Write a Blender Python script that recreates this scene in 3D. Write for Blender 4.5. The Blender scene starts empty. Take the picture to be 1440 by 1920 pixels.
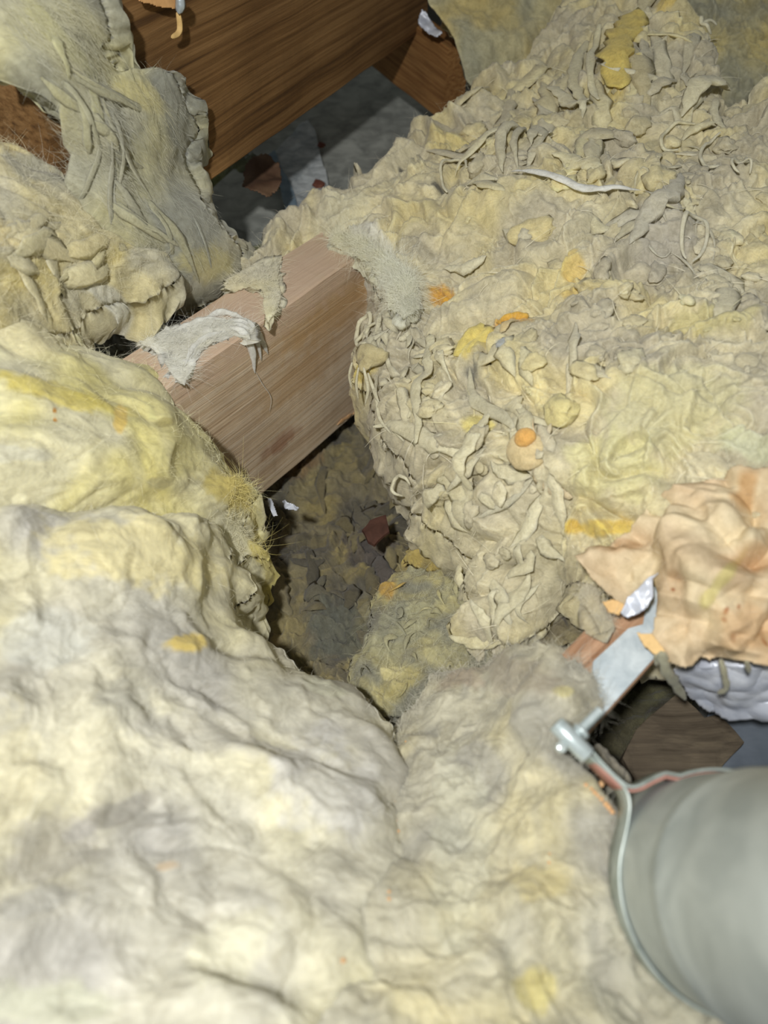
import bpy, math, random
import numpy as np
from mathutils import Vector, Matrix

# ------------------------------------------------------------------ camera, light, exposure
SC = bpy.context.scene
F = 1400.0
PITCH = math.radians(50)
CAM = np.array([0.0, 0.0, 0.74])
FW = np.array([0, math.cos(PITCH), -math.sin(PITCH)])
UP = np.array([0, math.sin(PITCH), math.cos(PITCH)])
RT = np.array([1.0, 0, 0])
cd = bpy.data.cameras.new('camera'); cam = bpy.data.objects.new('camera', cd)
SC.collection.objects.link(cam); SC.camera = cam
cam.location = CAM; cam.rotation_euler = (math.pi/2 - PITCH, 0, 0)
cd.sensor_fit = 'VERTICAL'; cd.sensor_height = 36; cd.sensor_width = 27
cd.lens = F/1920*36; cd.clip_start = .01; cd.clip_end = 50
cd.dof.use_dof = True; cd.dof.focus_distance = .80; cd.dof.aperture_fstop = 3.8

w = bpy.data.worlds.new('attic_air'); SC.world = w; w.use_nodes = True
w.node_tree.nodes['Background'].inputs[0].default_value = (.95, 1.0, .97, 1)
w.node_tree.nodes['Background'].inputs[1].default_value = .125
SC.view_settings.view_transform = 'Standard'; SC.view_settings.look = 'None'
SC.view_settings.gamma = 1; SC.view_settings.exposure = 0.0
SC.view_settings.use_curve_mapping = False

def lamp(name, pos, power, size, spot=None):
    ld = bpy.data.lights.new(name, 'SPOT'); ld.energy = power; ld.shadow_soft_size = size
    ld.spot_size = math.radians(125); ld.spot_blend = .9; ld.color = (1.0, .995, .975)
    o = bpy.data.objects.new(name, ld); SC.collection.objects.link(o)
    o.location = pos
    d = Vector(FW + UP*.07)
    o.rotation_euler = d.to_track_quat('-Z', 'Y').to_euler()
    return o
flash = lamp('camera_flash', CAM - RT*.15 + UP*.13 - FW*.34, 41.0, .025)

# ------------------------------------------------------------------ helpers
COL = SC.collection
rng = np.random.default_rng(7)
random.seed(7)

def lin(c):
    c = np.asarray(c, float)/255.0
    return np.where(c <= .04045, c/12.92, ((c+.055)/1.055)**2.4)

def ray(px, py):
    px = np.asarray(px, float); py = np.asarray(py, float)
    u = (px-720)/F; v = (960-py)/F
    return FW + u[..., None]*RT + v[..., None]*UP
def at_z(px, py, z):
    d = ray(px, py); return CAM + d*((z-CAM[2])/d[..., 2])[..., None]
def at_d(px, py, d):
    return CAM + ray(px, py)*np.asarray(d, float)[..., None]
def proj(P):
    q = np.asarray(P)-CAM; dd = q@FW
    return 720+F*(q@RT)/dd, 960-F*(q@UP)/dd, dd

GT = rng.normal(size=(32, 32, 32, 3)); GT /= np.linalg.norm(GT, axis=-1, keepdims=True)
GT = GT.astype(np.float32)
def gnoise(p):
    p = np.asarray(p, np.float32); sh = p.shape[:-1]; p = p.reshape(-1, 3)
    i = np.floor(p).astype(np.int32); f = p-i; u = f*f*f*(f*(f*6-15)+10)
    r = np.zeros(len(p), np.float32)
    for dx in (0, 1):
        wx = u[:, 0] if dx else 1-u[:, 0]
        for dy in (0, 1):
            wy = u[:, 1] if dy else 1-u[:, 1]
            for dz in (0, 1):
                wz = u[:, 2] if dz else 1-u[:, 2]
                g = GT[(i[:, 0]+dx) & 31, (i[:, 1]+dy) & 31, (i[:, 2]+dz) & 31]
                r += wx*wy*wz*(g[:, 0]*(f[:, 0]-dx)+g[:, 1]*(f[:, 1]-dy)+g[:, 2]*(f[:, 2]-dz))
    return (r*1.6).reshape(sh)
def vnoise(p, off=0.0):
    p = np.asarray(p)+off
    return np.stack([gnoise(p), gnoise(p+17.3), gnoise(p+31.7)], -1)
def billow(p):
    n = gnoise(p); return np.sqrt(n*n+.0012)

def rbf(pts, vals, X, Y):
    pts = np.array(pts, float)/700; vals = np.array(vals, float); n = len(pts)
    def k(r2): return r2*np.log(np.sqrt(r2)+1e-9)
    r2 = ((pts[:, None]-pts[None])**2).sum(-1)
    A = np.zeros((n+3, n+3)); A[:n, :n] = k(r2)+np.eye(n)*1e-3
    A[:n, n] = 1; A[:n, n+1:] = pts; A[n, :n] = 1; A[n+1:, :n] = pts.T
    s = np.linalg.solve(A, np.r_[vals, 0, 0, 0])
    out = s[n]+s[n+1]*X/700+s[n+2]*Y/700
    for j in range(n):
        out = out+s[j]*k((X/700-pts[j, 0])**2+(Y/700-pts[j, 1])**2)
    return out

def sdf(poly, X, Y):
    P = np.array(poly, float); d = np.full(X.shape, 1e9); ins = np.zeros(X.shape, bool)
    for a, b in zip(P, np.roll(P, -1, 0)):
        e = b-a; wx = X-a[0]; wy = Y-a[1]
        t = np.clip((wx*e[0]+wy*e[1])/(e@e), 0, 1)
        d = np.minimum(d, (wx-t*e[0])**2+(wy-t*e[1])**2)
        c = (a[1] > Y) != (b[1] > Y)
        with np.errstate(divide='ignore', invalid='ignore'):
            xi = e[0]*(Y-a[1])/(e[1] if e[1] else 1e-9)+a[0]
        ins ^= c & (X < xi)
    return np.where(ins, 1, -1)*np.sqrt(d)

def make_mesh(name, V, faces, mat=None, colors=None, smooth=True, parent=None, origin=None):
    """faces: list of int arrays (n,3) or (n,4)"""
    V = np.asarray(V, np.float32)
    if origin is None:
        origin = np.array([V[:, 0].mean(), V[:, 1].mean(), V[:, 2].min()])
    me = bpy.data.meshes.new(name)
    faces = [np.asarray(f, np.int32) for f in faces if len(f)]
    loops = np.concatenate([f.ravel() for f in faces])
    tot = np.concatenate([np.full(len(f), f.shape[1], np.int32) for f in faces])
    me.vertices.add(len(V)); me.vertices.foreach_set('co', (V-origin).astype(np.float32).ravel())
    me.loops.add(len(loops)); me.loops.foreach_set('vertex_index', loops)
    me.polygons.add(len(tot))
    st = np.r_[0, np.cumsum(tot)[:-1]].astype(np.int32)
    me.polygons.foreach_set('loop_start', st)
    try: me.polygons.foreach_set('loop_total', tot)
    except Exception: pass
    me.update(calc_edges=True)
    if smooth: me.polygons.foreach_set('use_smooth', np.ones(len(tot), bool))
    if colors is not None:
        at = me.color_attributes.new('tint', 'FLOAT_COLOR', 'POINT')
        c4 = np.ones((len(V), 4), np.float32); c4[:, :3] = colors
        at.data.foreach_set('color', c4.ravel())
    me.validate()
    if mat: me.materials.append(mat)
    o = bpy.data.objects.new(name, me); COL.objects.link(o)
    o.location = origin
    if parent is not None:
        o.parent = parent; o.matrix_parent_inverse = Matrix.Identity(4)
        o.location = Vector(origin)-world_loc(parent)
    return o
def world_loc(o):
    v = Vector(o.location)
    while o.parent: o = o.parent; v = v+Vector(o.location)
    return v
def tag(o, label=None, cat=None, group=None, kind=None):
    if label: o['label'] = label
    if cat: o['category'] = cat
    if group: o['group'] = group
    if kind: o['kind'] = kind
    return o
def empty(name, loc, label, cat, group=None):
    o = bpy.data.objects.new(name, None); COL.objects.link(o); o.location = loc
    o.empty_display_size = .02
    return tag(o, label, cat, group)

# ------------------------------------------------------------------ materials
def new_mat(name, rough=1.0, spec=.1, metal=0.0):
    m = bpy.data.materials.new(name); m.use_nodes = True
    nt = m.node_tree; b = nt.nodes['Principled BSDF']
    b.inputs['Roughness'].default_value = rough
    b.inputs['Specular IOR Level'].default_value = spec
    b.inputs['Metallic'].default_value = metal
    return m, nt, b
def N(nt, t, **kw):
    n = nt.nodes.new(t)
    for k, v in kw.items():
        if k in n.inputs: n.inputs[k].default_value = v
        else: setattr(n, k, v)
    return n
def L(nt, a, b): nt.links.new(a, b)
def ramp(nt, fac, stops):
    r = N(nt, 'ShaderNodeValToRGB'); L(nt, fac, r.inputs[0])
    e = r.color_ramp.elements
    while len(e) < len(stops): e.new(.5)
    for k, (p, c) in enumerate(stops):
        e[k].position = p; e[k].color = (*c, 1) if len(c) == 3 else c
    return r

def wool_mat(name, bump=.5, sc=1.0):
    m, nt, b = new_mat(name, .85, .12)
    b.inputs['Sheen Weight'].default_value = .12
    b.inputs['Sheen Roughness'].default_value = .6
    b.inputs['Subsurface Weight'].default_value = .5
    b.inputs['Subsurface Radius'].default_value = (1.0, .95, .85)
    b.inputs['Subsurface Scale'].default_value = .009
    att = N(nt, 'ShaderNodeAttribute', attribute_name='tint')
    tc = N(nt, 'ShaderNodeTexCoord')
    # fine mottling in the wool itself
    n1 = N(nt, 'ShaderNodeTexNoise', Scale=90*sc, Detail=5, Roughness=.65, Distortion=1.2)
    L(nt, tc.outputs['Object'], n1.inputs['Vector'])
    r1 = ramp(nt, n1.outputs['Fac'], [(.30, (.72, .70, .66)), (.52, (1, 1, 1)), (.75, (1.14, 1.14, 1.16))])
    mx = N(nt, 'ShaderNodeMix', data_type='RGBA', blend_type='MULTIPLY'); mx.inputs[0].default_value = .8
    L(nt, att.outputs['Color'], mx.inputs[6]); L(nt, r1.outputs[0], mx.inputs[7])
    # matted fibre streaks: stretched, warped noise
    nw = N(nt, 'ShaderNodeTexNoise', Scale=22*sc, Detail=2)
    L(nt, tc.outputs['Object'], nw.inputs['Vector'])
    va = N(nt, 'ShaderNodeVectorMath', operation='MULTIPLY_ADD')
    va.inputs[1].default_value = (.10, .10, .10)
    L(nt, nw.outputs['Color'], va.inputs[0]); L(nt, tc.outputs['Object'], va.inputs[2])
    mp = N(nt, 'ShaderNodeMapping'); mp.inputs['Scale'].default_value = (60*sc, 420*sc, 420*sc)
    mp.inputs['Rotation'].default_value = (0, .3, .6)
    L(nt, va.outputs[0], mp.inputs[0])
    n2 = N(nt, 'ShaderNodeTexNoise', Scale=1.0, Detail=3, Roughness=.6)
    L(nt, mp.outputs[0], n2.inputs['Vector'])
    r2 = ramp(nt, n2.outputs['Fac'], [(.3, (.86, .86, .86)), (.7, (1.07, 1.07, 1.07))])
    mx2 = N(nt, 'ShaderNodeMix', data_type='RGBA', blend_type='MULTIPLY'); mx2.inputs[0].default_value = .9
    L(nt, mx.outputs[2], mx2.inputs[6]); L(nt, r2.outputs[0], mx2.inputs[7])
    L(nt, mx2.outputs[2], b.inputs['Base Color'])
    n3 = N(nt, 'ShaderNodeTexNoise', Scale=170*sc, Detail=4, Roughness=.6, Distortion=1.5)
    L(nt, tc.outputs['Object'], n3.inputs['Vector'])
    ad = N(nt, 'ShaderNodeMath', operation='MULTIPLY_ADD'); ad.inputs[1].default_value = .45
    L(nt, n2.outputs['Fac'], ad.inputs[0]); L(nt, n3.outputs['Fac'], ad.inputs[2])
    bp = N(nt, 'ShaderNodeBump'); bp.inputs['Strength'].default_value = bump
    bp.inputs['Distance'].default_value = .0035
    L(nt, ad.outputs[0], bp.inputs['Height']); L(nt, bp.outputs[0], b.inputs['Normal'])
    return m
WOOL = wool_mat('mineral_wool', .28)
WOOL_SOFT = wool_mat('soft_mineral_wool', .14, .6)
def fibre_mat():
    m, nt, b = new_mat('wool_fibre', .6, .25)
    att = N(nt, 'ShaderNodeAttribute', attribute_name='tint')
    L(nt, att.outputs['Color'], b.inputs['Base Color'])
    return m
FIBRE = fibre_mat()

def wood_mat(name, c_lo, c_hi, c_dark, scale=1.0, streak=1.0, knots=None, rough=.7):
    m, nt, b = new_mat(name, rough, .2)
    tc = N(nt, 'ShaderNodeTexCoord')
    vec = tc.outputs['Object']
    nw = N(nt, 'ShaderNodeTexNoise', Scale=5*scale, Detail=2); L(nt, vec, nw.inputs['Vector'])
    va = N(nt, 'ShaderNodeVectorMath', operation='MULTIPLY_ADD'); va.inputs[1].default_value = (0, .012, .012)
    L(nt, nw.outputs['Color'], va.inputs[0]); L(nt, vec, va.inputs[2])
    mp = N(nt, 'ShaderNodeMapping'); mp.inputs['Scale'].default_value = (2.6*scale, 90*scale, 190*scale)
    L(nt, va.outputs[0], mp.inputs[0])
    n1 = N(nt, 'ShaderNodeTexNoise', Scale=1, Detail=3, Roughness=.6); L(nt, mp.outputs[0], n1.inputs['Vector'])
    mp2 = N(nt, 'ShaderNodeMapping'); mp2.inputs['Scale'].default_value = (9*scale, 260*scale, 420*scale)
    L(nt, va.outputs[0], mp2.inputs[0])
    n2 = N(nt, 'ShaderNodeTexNoise', Scale=1, Detail=4, Roughness=.7); L(nt, mp2.outputs[0], n2.inputs['Vector'])
    r1 = ramp(nt, n1.outputs['Fac'], [(.30, c_dark), (.45, c_lo), (.62, c_hi)])
    r2 = ramp(nt, n2.outputs['Fac'], [(.35, (.72, .70, .68)), (.6, (1.06, 1.06, 1.06))])
    mx = N(nt, 'ShaderNodeMix', data_type='RGBA', blend_type='MULTIPLY'); mx.inputs[0].default_value = .8*streak
    L(nt, r1.outputs[0], mx.inputs[6]); L(nt, r2.outputs[0], mx.inputs[7])
    n3 = N(nt, 'ShaderNodeTexNoise', Scale=9*scale, Detail=4, Roughness=.6); L(nt, vec, n3.inputs['Vector'])
    r3 = ramp(nt, n3.outputs['Fac'], [(.35, (.80, .78, .78)), (.6, (1.06, 1.06, 1.06))])
    mx3 = N(nt, 'ShaderNodeMix', data_type='RGBA', blend_type='MULTIPLY'); mx3.inputs[0].default_value = .8
    L(nt, mx.outputs[2], mx3.inputs[6]); L(nt, r3.outputs[0], mx3.inputs[7])
    last = mx3.outputs[2]
    for kn in (knots or []):          # brown resin / knot stains at a fixed place on the board
        ds = N(nt, 'ShaderNodeVectorMath', operation='SUBTRACT'); ds.inputs[1].default_value = kn[0]
        L(nt, va.outputs[0], ds.inputs[0])
        sc = N(nt, 'ShaderNodeVectorMath', operation='MULTIPLY'); sc.inputs[1].default_value = kn[1]
        L(nt, ds.outputs[0], sc.inputs[0])
        nn = N(nt, 'ShaderNodeTexNoise', Scale=60, Detail=3); L(nt, vec, nn.inputs['Vector'])
        ln = N(nt, 'ShaderNodeVectorMath', operation='LENGTH'); L(nt, sc.outputs[0], ln.inputs[0])
        ad = N(nt, 'ShaderNodeMath', operation='MULTIPLY_ADD'); ad.inputs[1].default_value = 1.3
        L(nt, nn.outputs['Fac'], ad.inputs[0]); L(nt, ln.outputs['Value'], ad.inputs[2])
        rk = N(nt, 'ShaderNodeMapRange'); L(nt, ad.outputs[0], rk.inputs[0])
        for q_, v_ in zip((1, 2, 3, 4), (1.15, 1.75, kn[3], 0.0)): rk.inputs[q_].default_value = v_
        mk = N(nt, 'ShaderNodeMix', data_type='RGBA', blend_type='MIX')
        L(nt, rk.outputs[0], mk.inputs[0]); L(nt, last, mk.inputs[6]); mk.inputs[7].default_value = (*kn[2], 1)
        last = mk.outputs[2]
    L(nt, last, b.inputs['Base Color'])
    ad = N(nt, 'ShaderNodeMath', operation='ADD'); L(nt, n1.outputs['Fac'], ad.inputs[0]); L(nt, n2.outputs['Fac'], ad.inputs[1])
    bp = N(nt, 'ShaderNodeBump'); bp.inputs['Strength'].default_value = .45; bp.inputs['Distance'].default_value = .002
    L(nt, ad.outputs[0], bp.inputs['Height']); L(nt, bp.outputs[0], b.inputs['Normal'])
    return m

def plain_mat(name, c1, c2, scale, rough=.5, metal=0.0, spec=.4, bump=.1, dist=.001, detail=4, tint=False, lo=.35, hi=.65, distort=.5):
    m, nt, b = new_mat(name, rough, spec, metal)
    tc = N(nt, 'ShaderNodeTexCoord')
    n1 = N(nt, 'ShaderNodeTexNoise', Scale=scale, Detail=detail, Roughness=.6, Distortion=distort)
    L(nt, tc.outputs['Object'], n1.inputs['Vector'])
    r = ramp(nt, n1.outputs['Fac'], [(lo, tuple(c1)), (hi, tuple(c2))])
    if tint:
        att = N(nt, 'ShaderNodeAttribute', attribute_name='tint')
        mx = N(nt, 'ShaderNodeMix', data_type='RGBA', blend_type='MULTIPLY'); mx.inputs[0].default_value = 1
        L(nt, r.outputs[0], mx.inputs[6]); L(nt, att.outputs['Color'], mx.inputs[7])
        L(nt, mx.outputs[2], b.inputs['Base Color'])
    else:
        L(nt, r.outputs[0], b.inputs['Base Color'])
    bp = N(nt, 'ShaderNodeBump'); bp.inputs['Strength'].default_value = bump; bp.inputs['Distance'].default_value = dist
    L(nt, n1.outputs['Fac'], bp.inputs['Height']); L(nt, bp.outputs[0], b.inputs['Normal'])
    return m

# ------------------------------------------------------------------ wool sheets
CREAM = lin((224, 218, 186)); YELLOW = lin((224, 214, 156)); GREY = lin((194, 190, 176))
TAN = lin((212, 204, 176)); WHITE = lin((234, 233, 222)); ORANGE = lin((222, 172, 78))
DIRT = lin((120, 112, 92)); DARKGREY = lin((92, 90, 82)); GREENISH = lin((176, 178, 146))

class Sheet: pass

def wool(name, label, cat, poly, ctrl, base=(CREAM, YELLOW, GREY), spots=(), amp=.012, s=.09,
         rough=1.0, step=3.0, edge=.03, thick=.08, down=(0, 0, -1), mat=None, seed=0.0,
         mode='z', ragged=9, colscale=.10, parent=None, fine=1.0, stretch=None, bumps=(), kind=None, folds=.5, fk=1.9, soft=0.0, layers=0.0):
    P = np.array(poly, float)
    x0, y0 = P.min(0)-14; x1, y1 = P.max(0)+14
    X, Y = np.meshgrid(np.arange(x0, x1, step), np.arange(y0, y1, step))
    inv = []
    for c in ctrl:
        if mode == 'z':
            d = (c[2]-CAM[2])/ray(c[0], c[1])[2]
        else: d = c[2]
        inv.append(1/d)
    iv = np.maximum(rbf([c[:2] for c in ctrl], inv, X, Y), .15)
    W = at_d(X, Y, 1/iv)
    # warped sampling space, in metres
    down = np.array(down, float); down /= np.linalg.norm(down)
    Q = W+seed
    if stretch is not None:             # (direction, factor): noise drawn out along a direction
        t = np.array(stretch[0], float); t /= np.linalg.norm(t)
        Q = Q-(Q@t)[..., None]*t*(1-1/stretch[1])
    wq = vnoise(Q/(s*1.3), 5.1)
    Qw = Q+wq*s*.40
    wq2 = vnoise(Q/(s*.33), 9.7)
    Qw2 = Q+wq*s*.30+wq2*s*.13
    d1 = billow(Qw/s)*1.5
    def bl(p, e):
        n = gnoise(p); b_ = np.sqrt(n*n+.0012)*1.5
        return b_*(1-e)+(n*.9+.35)*e
    d2 = bl(Qw2/(s*.42)+3.3, soft)
    d3 = bl(Qw2/(s*.19)+7.7, soft*.8)
    d4 = billow((Qw2+wq2*s*.04)/(s*.085)+1.7)*1.5
    # drapery: curved parallel folds following the level lines of a slow noise
    fd = np.abs(np.sin(math.pi*fk*gnoise(Qw2/(s*1.25)+13.1)))**.7
    fd2 = np.abs(np.sin(math.pi*fk*.9*gnoise((Q+wq2*s*.22)/(s*.5)+19.1)))**.8
    mk = np.clip(gnoise(Q/(s*1.1)+27)*2.2+.45, 0, 1)
    lump = gnoise(Q/(s*2.2)+37)*1.4
    h = amp*(d1*.62+lump*.7+folds*(fd*.55*(.25+mk)+fd2*.30*rough*(1.1-mk))+d2*.34*rough+d3*.17*rough*fine*(1-.35*soft)+d4*.055*rough*fine*(1-.6*soft)-.62)
    tone = 0.0
    if layers:                          # torn layers lying over one another: gentle rise, sharp broken edge
        for k_, (sz, fr, wt) in enumerate(((1.5, 2.4, 1.0), (.7, 2.0, .5))):
            ph = fr*gnoise((Q+wq*s*.5*sz+wq2*s*.10)/(s*sz)+51+9*k_)+.5+.06*gnoise(Q/.004+k_)
            fl_ = np.floor(ph); fr_ = ph-fl_
            up_k = np.clip((1-fr_)/.16, 0, 1); up_k = up_k*up_k*(3-2*up_k)
            h = h+layers*wt*amp*((fr_**1.2)*up_k*1.25-.4)
            rnd = np.sin(fl_*12.9+k_*4.1+3*np.round(gnoise(Q/(s*2.5))*1.5))
            tone = tone+rnd*wt*.05
    for (bx, by, br, bh) in bumps:
        g = np.exp(-(((X-bx)**2+(Y-by)**2)/br**2)); h = h+bh*g
    # silhouette with a torn edge
    pxm = (1/iv)/F
    rag = gnoise(Q/.035)*ragged+gnoise(Q/.012+4)*ragged*.45+gnoise(Q/.005+8)*ragged*.12
    D = sdf(poly, X, Y)+rag
    dist = D*pxm
    tt = 1-np.clip(dist/edge, 0, 1)
    pull = edge*.9*(1-np.sqrt(np.clip(1-tt*tt, 0, 1)))
    gx = np.gradient(W, axis=1); gy = np.gradient(W, axis=0)
    nrm = np.cross(gy, gx); nrm /= np.linalg.norm(nrm, axis=-1, keepdims=True)+1e-12
    view = CAM-W
    sgn = np.sign((nrm*view).sum(-1)); nrm *= sgn[..., None]
    W2 = W+nrm*h[..., None]+down*pull[..., None]
    S = Sheet(); S.X0, S.Y0, S.step = x0, y0, step; S.W = W2; S.N = nrm; S.D = D; S.pxm = pxm
    # colours: albedo of the wool, its stains and any painted shade
    q = W+seed
    cw = vnoise(q/(colscale*.7), 2.2)*colscale*.35
    a = np.clip(gnoise((q+cw)/colscale+11)*1.5+.45, 0, 1)[..., None]
    b2 = np.clip(gnoise((q+cw)/(colscale*.75)+23)*1.9+.20, 0, 1)[..., None]
    b3 = np.clip(gnoise((q+cw)/(colscale*.28)+29)*1.4+.1, 0, 1)[..., None]
    c = base[0]*(1-a)+base[1]*a
    c = c*(1-b2*.85)+base[2]*b2*.85
    c = c*(1-b3*.35)+base[2]*.9*b3*.35
    st_ = np.clip(gnoise((q+cw*1.5)/(np.array([.05, .016, .016]))+61)*1.8, -.5, 1)[..., None]
    c = c*(1+.10*st_)
    c = c*(1+.10*gnoise(q/.02+2)[..., None]+.07*gnoise(q/.008+6)[..., None])
    sp_n = gnoise(q/.020+41)*.45+gnoise(q/.007+43)*.25
    for sp in spots:
        sx, sy, rx, ry, rot, colr, st = sp
        ca, sa = math.cos(math.radians(rot)), math.sin(math.radians(rot))
        ux = ((X-sx)*ca+(Y-sy)*sa)/rx; uy = (-(X-sx)*sa+(Y-sy)*ca)/ry
        r = np.sqrt(ux*ux+uy*uy)+sp_n*.8
        m = np.clip((1.15-r)/.5, 0, 1)[..., None]; m = m*m*(3-2*m)
        c = c*(1-m*st)+np.asarray(colr)*m*st
    c = c*(1+(tone[..., None] if layers else 0)*np.array([1, 1, .8]))
    c = np.clip(c, .01, .86); S.C = c
    mask = D > 0
    idx = -np.ones(mask.shape, np.int64); 
    fm = mask[:-1, :-1] & mask[1:, :-1] & mask[:-1, 1:] & mask[1:, 1:]
    used = np.zeros_like(mask); used[:-1, :-1] |= fm; used[1:, :-1] |= fm; used[:-1, 1:] |= fm; used[1:, 1:] |= fm
    idx[used] = np.arange(used.sum())
    V = W2[used].copy(); Cc = c[used]
    q4 = np.stack([idx[:-1, :-1][fm], idx[1:, :-1][fm], idx[1:, 1:][fm], idx[:-1, 1:][fm]], -1)
    # skirt
    H = np.zeros((mask.shape[0]+1, mask.shape[1]+1), bool); H[1:, 1:][:fm.shape[0], :fm.shape[1]] = fm
    pad = np.zeros((fm.shape[0]+2, fm.shape[1]+2), bool); pad[1:-1, 1:-1] = fm
    E = []
    t = fm & ~pad[:-2, 1:-1]; r0, c0 = np.nonzero(t); E.append(np.stack([idx[r0, c0], idx[r0, c0+1]], -1))
    t = fm & ~pad[2:, 1:-1]; r0, c0 = np.nonzero(t); E.append(np.stack([idx[r0+1, c0+1], idx[r0+1, c0]], -1))
    t = fm & ~pad[1:-1, :-2]; r0, c0 = np.nonzero(t); E.append(np.stack([idx[r0+1, c0], idx[r0, c0]], -1))
    t = fm & ~pad[1:-1, 2:]; r0, c0 = np.nonzero(t); E.append(np.stack([idx[r0, c0+1], idx[r0+1, c0+1]], -1))
    E = np.concatenate(E)
    bv, inv_ = np.unique(E, return_inverse=True); inv_ = inv_.reshape(E.shape)
    K = max(3, int(thick/.008)); nv = len(V); Vs = [V]; Cs = [Cc]; Fs = [q4]
    pb = V[bv]; nb = nrm[used][bv]; cb = Cc[bv]
    prev = bv
    ctr = pb.mean(0)
    def relax(p, n):
        for _ in range(n):
            a_ = np.zeros_like(p); w_ = np.zeros((len(p), 1), p.dtype)
            np.add.at(a_, inv_[:, 0], p[inv_[:, 1]]); np.add.at(a_, inv_[:, 1], p[inv_[:, 0]])
            np.add.at(w_, inv_[:, 0], 1); np.add.at(w_, inv_[:, 1], 1)
            p = .4*p+.6*a_/np.maximum(w_, 1)
        return p
    V[bv] = relax(pb, 3); pb = V[bv].copy()
    for k in range(1, K+1):
        f_ = k/K
        pb = relax(pb, 6)
        off = vnoise((pb+down*thick*f_+seed)/.03, 3)*.010*min(1, f_*3)+vnoise((pb+down*thick*f_+seed)/.009, 3)*.004
        inw = (ctr-pb); inw -= (inw@down)[:, None]*down; inw /= np.linalg.norm(inw, axis=1, keepdims=True)+1e-9
        bul = -math.sin(f_*math.pi)*.006+f_*f_*.012
        nw_ = pb+down*thick*f_+off+inw*bul
        cur = nv+np.arange(len(bv)); nv += len(bv)
        Vs.append(nw_); Cs.append(cb)
        a0 = prev[inv_] if k > 1 else E
        b0 = cur[inv_]
        Fs.append(np.stack([a0[:, 1], a0[:, 0], b0[:, 0], b0[:, 1]], -1)); prev = cur
    o = make_mesh(name, np.concatenate(Vs), [np.concatenate(Fs)], mat or WOOL, np.concatenate(Cs), parent=parent)
    tag(o, label, cat, kind=kind)
    S.obj = o; S.seed = seed; S.poly = poly
    return S

def samp(S, A, px, py):
    gx = np.clip((np.asarray(px)-S.X0)/S.step, 0, S.W.shape[1]-1.01)
    gy = np.clip((np.asarray(py)-S.Y0)/S.step, 0, S.W.shape[0]-1.01)
    ix = gx.astype(int); iy = gy.astype(int); fx = gx-ix; fy = gy-iy
    if A.ndim == 3: fx = fx[..., None]; fy = fy[..., None]
    return (A[iy, ix]*(1-fx)*(1-fy)+A[iy, ix+1]*fx*(1-fy)+A[iy+1, ix]*(1-fx)*fy+A[iy+1, ix+1]*fx*fy)

def fibres(S, n, length=.02, width=.00035, lift=.004, region=None, gain=1.1, name='loose_fibre', curl=1.0, edge=False, gravity=0.0, mix=.35, flow=None, jit=.35):
    """short wool hairs standing off a sheet, one stuff part of it"""
    P = np.array(region or S.poly, float)
    x0, y0 = P.min(0); x1, y1 = P.max(0)
    x = rng.uniform(x0, x1, n*6); y = rng.uniform(y0, y1, n*6)
    d = samp(S, S.D, x, y); ok = (d > (1 if edge else 3)) & (x > -30) & (x < 1470) & (y > -30) & (y < 1950)
    if edge: ok &= d < 22
    if region is not None: ok &= sdf(region, x, y) > 0
    x = x[ok][:n]; y = y[ok][:n]; n = len(x)
    if n == 0: return
    p = samp(S, S.W, x, y); nn = samp(S, S.N, x, y); col = samp(S, S.C, x, y)*gain
    col = col*(1-mix)+WHITE*col.mean()/WHITE.mean()*1.1*mix
    t = rng.normal(size=(n, 3))
    if flow is not None: t = np.asarray(flow)/np.linalg.norm(flow)*rng.choice([-1, 1], n)[:, None]+t*jit
    t -= (t*nn).sum(-1, keepdims=True)*nn*.75
    t /= np.linalg.norm(t, axis=1, keepdims=True)
    Lh = length*.75*rng.uniform(.3, 1.3, n)[:, None]; K = 5; width = width*.55; lift = lift*.45
    p = p-nn*.001
    side = np.cross(t, CAM-p); side /= np.linalg.norm(side, axis=1, keepdims=True)
    cv = rng.normal(size=(n, 3))*curl*1.6; pts = []
    for k in range(K+1):
        f_ = k/K
        q = p+t*Lh*f_+nn*(lift*math.sin(f_*2.6))+cv*Lh*.35*f_*f_+np.array([0, 0, -1])*gravity*Lh*f_*f_
        wv = width*(1-.8*f_)*rng.uniform(.6, 1.4, n)[:, None]
        pts.append(q-side*wv); pts.append(q+side*wv)
    V = np.stack(pts, 1).reshape(-1, 3); b = (np.arange(n)*(2*K+2))[:, None]
    Fs = np.concatenate([b+np.array([[2*k, 2*k+1, 2*k+3, 2*k+2]]) for k in range(K)])
    o = make_mesh(name, V, [Fs], FIBRE, np.repeat(np.clip(col, .02, .85), 2*K+2, 0), parent=S.obj)
    o['kind'] = 'stuff'; return o

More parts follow.
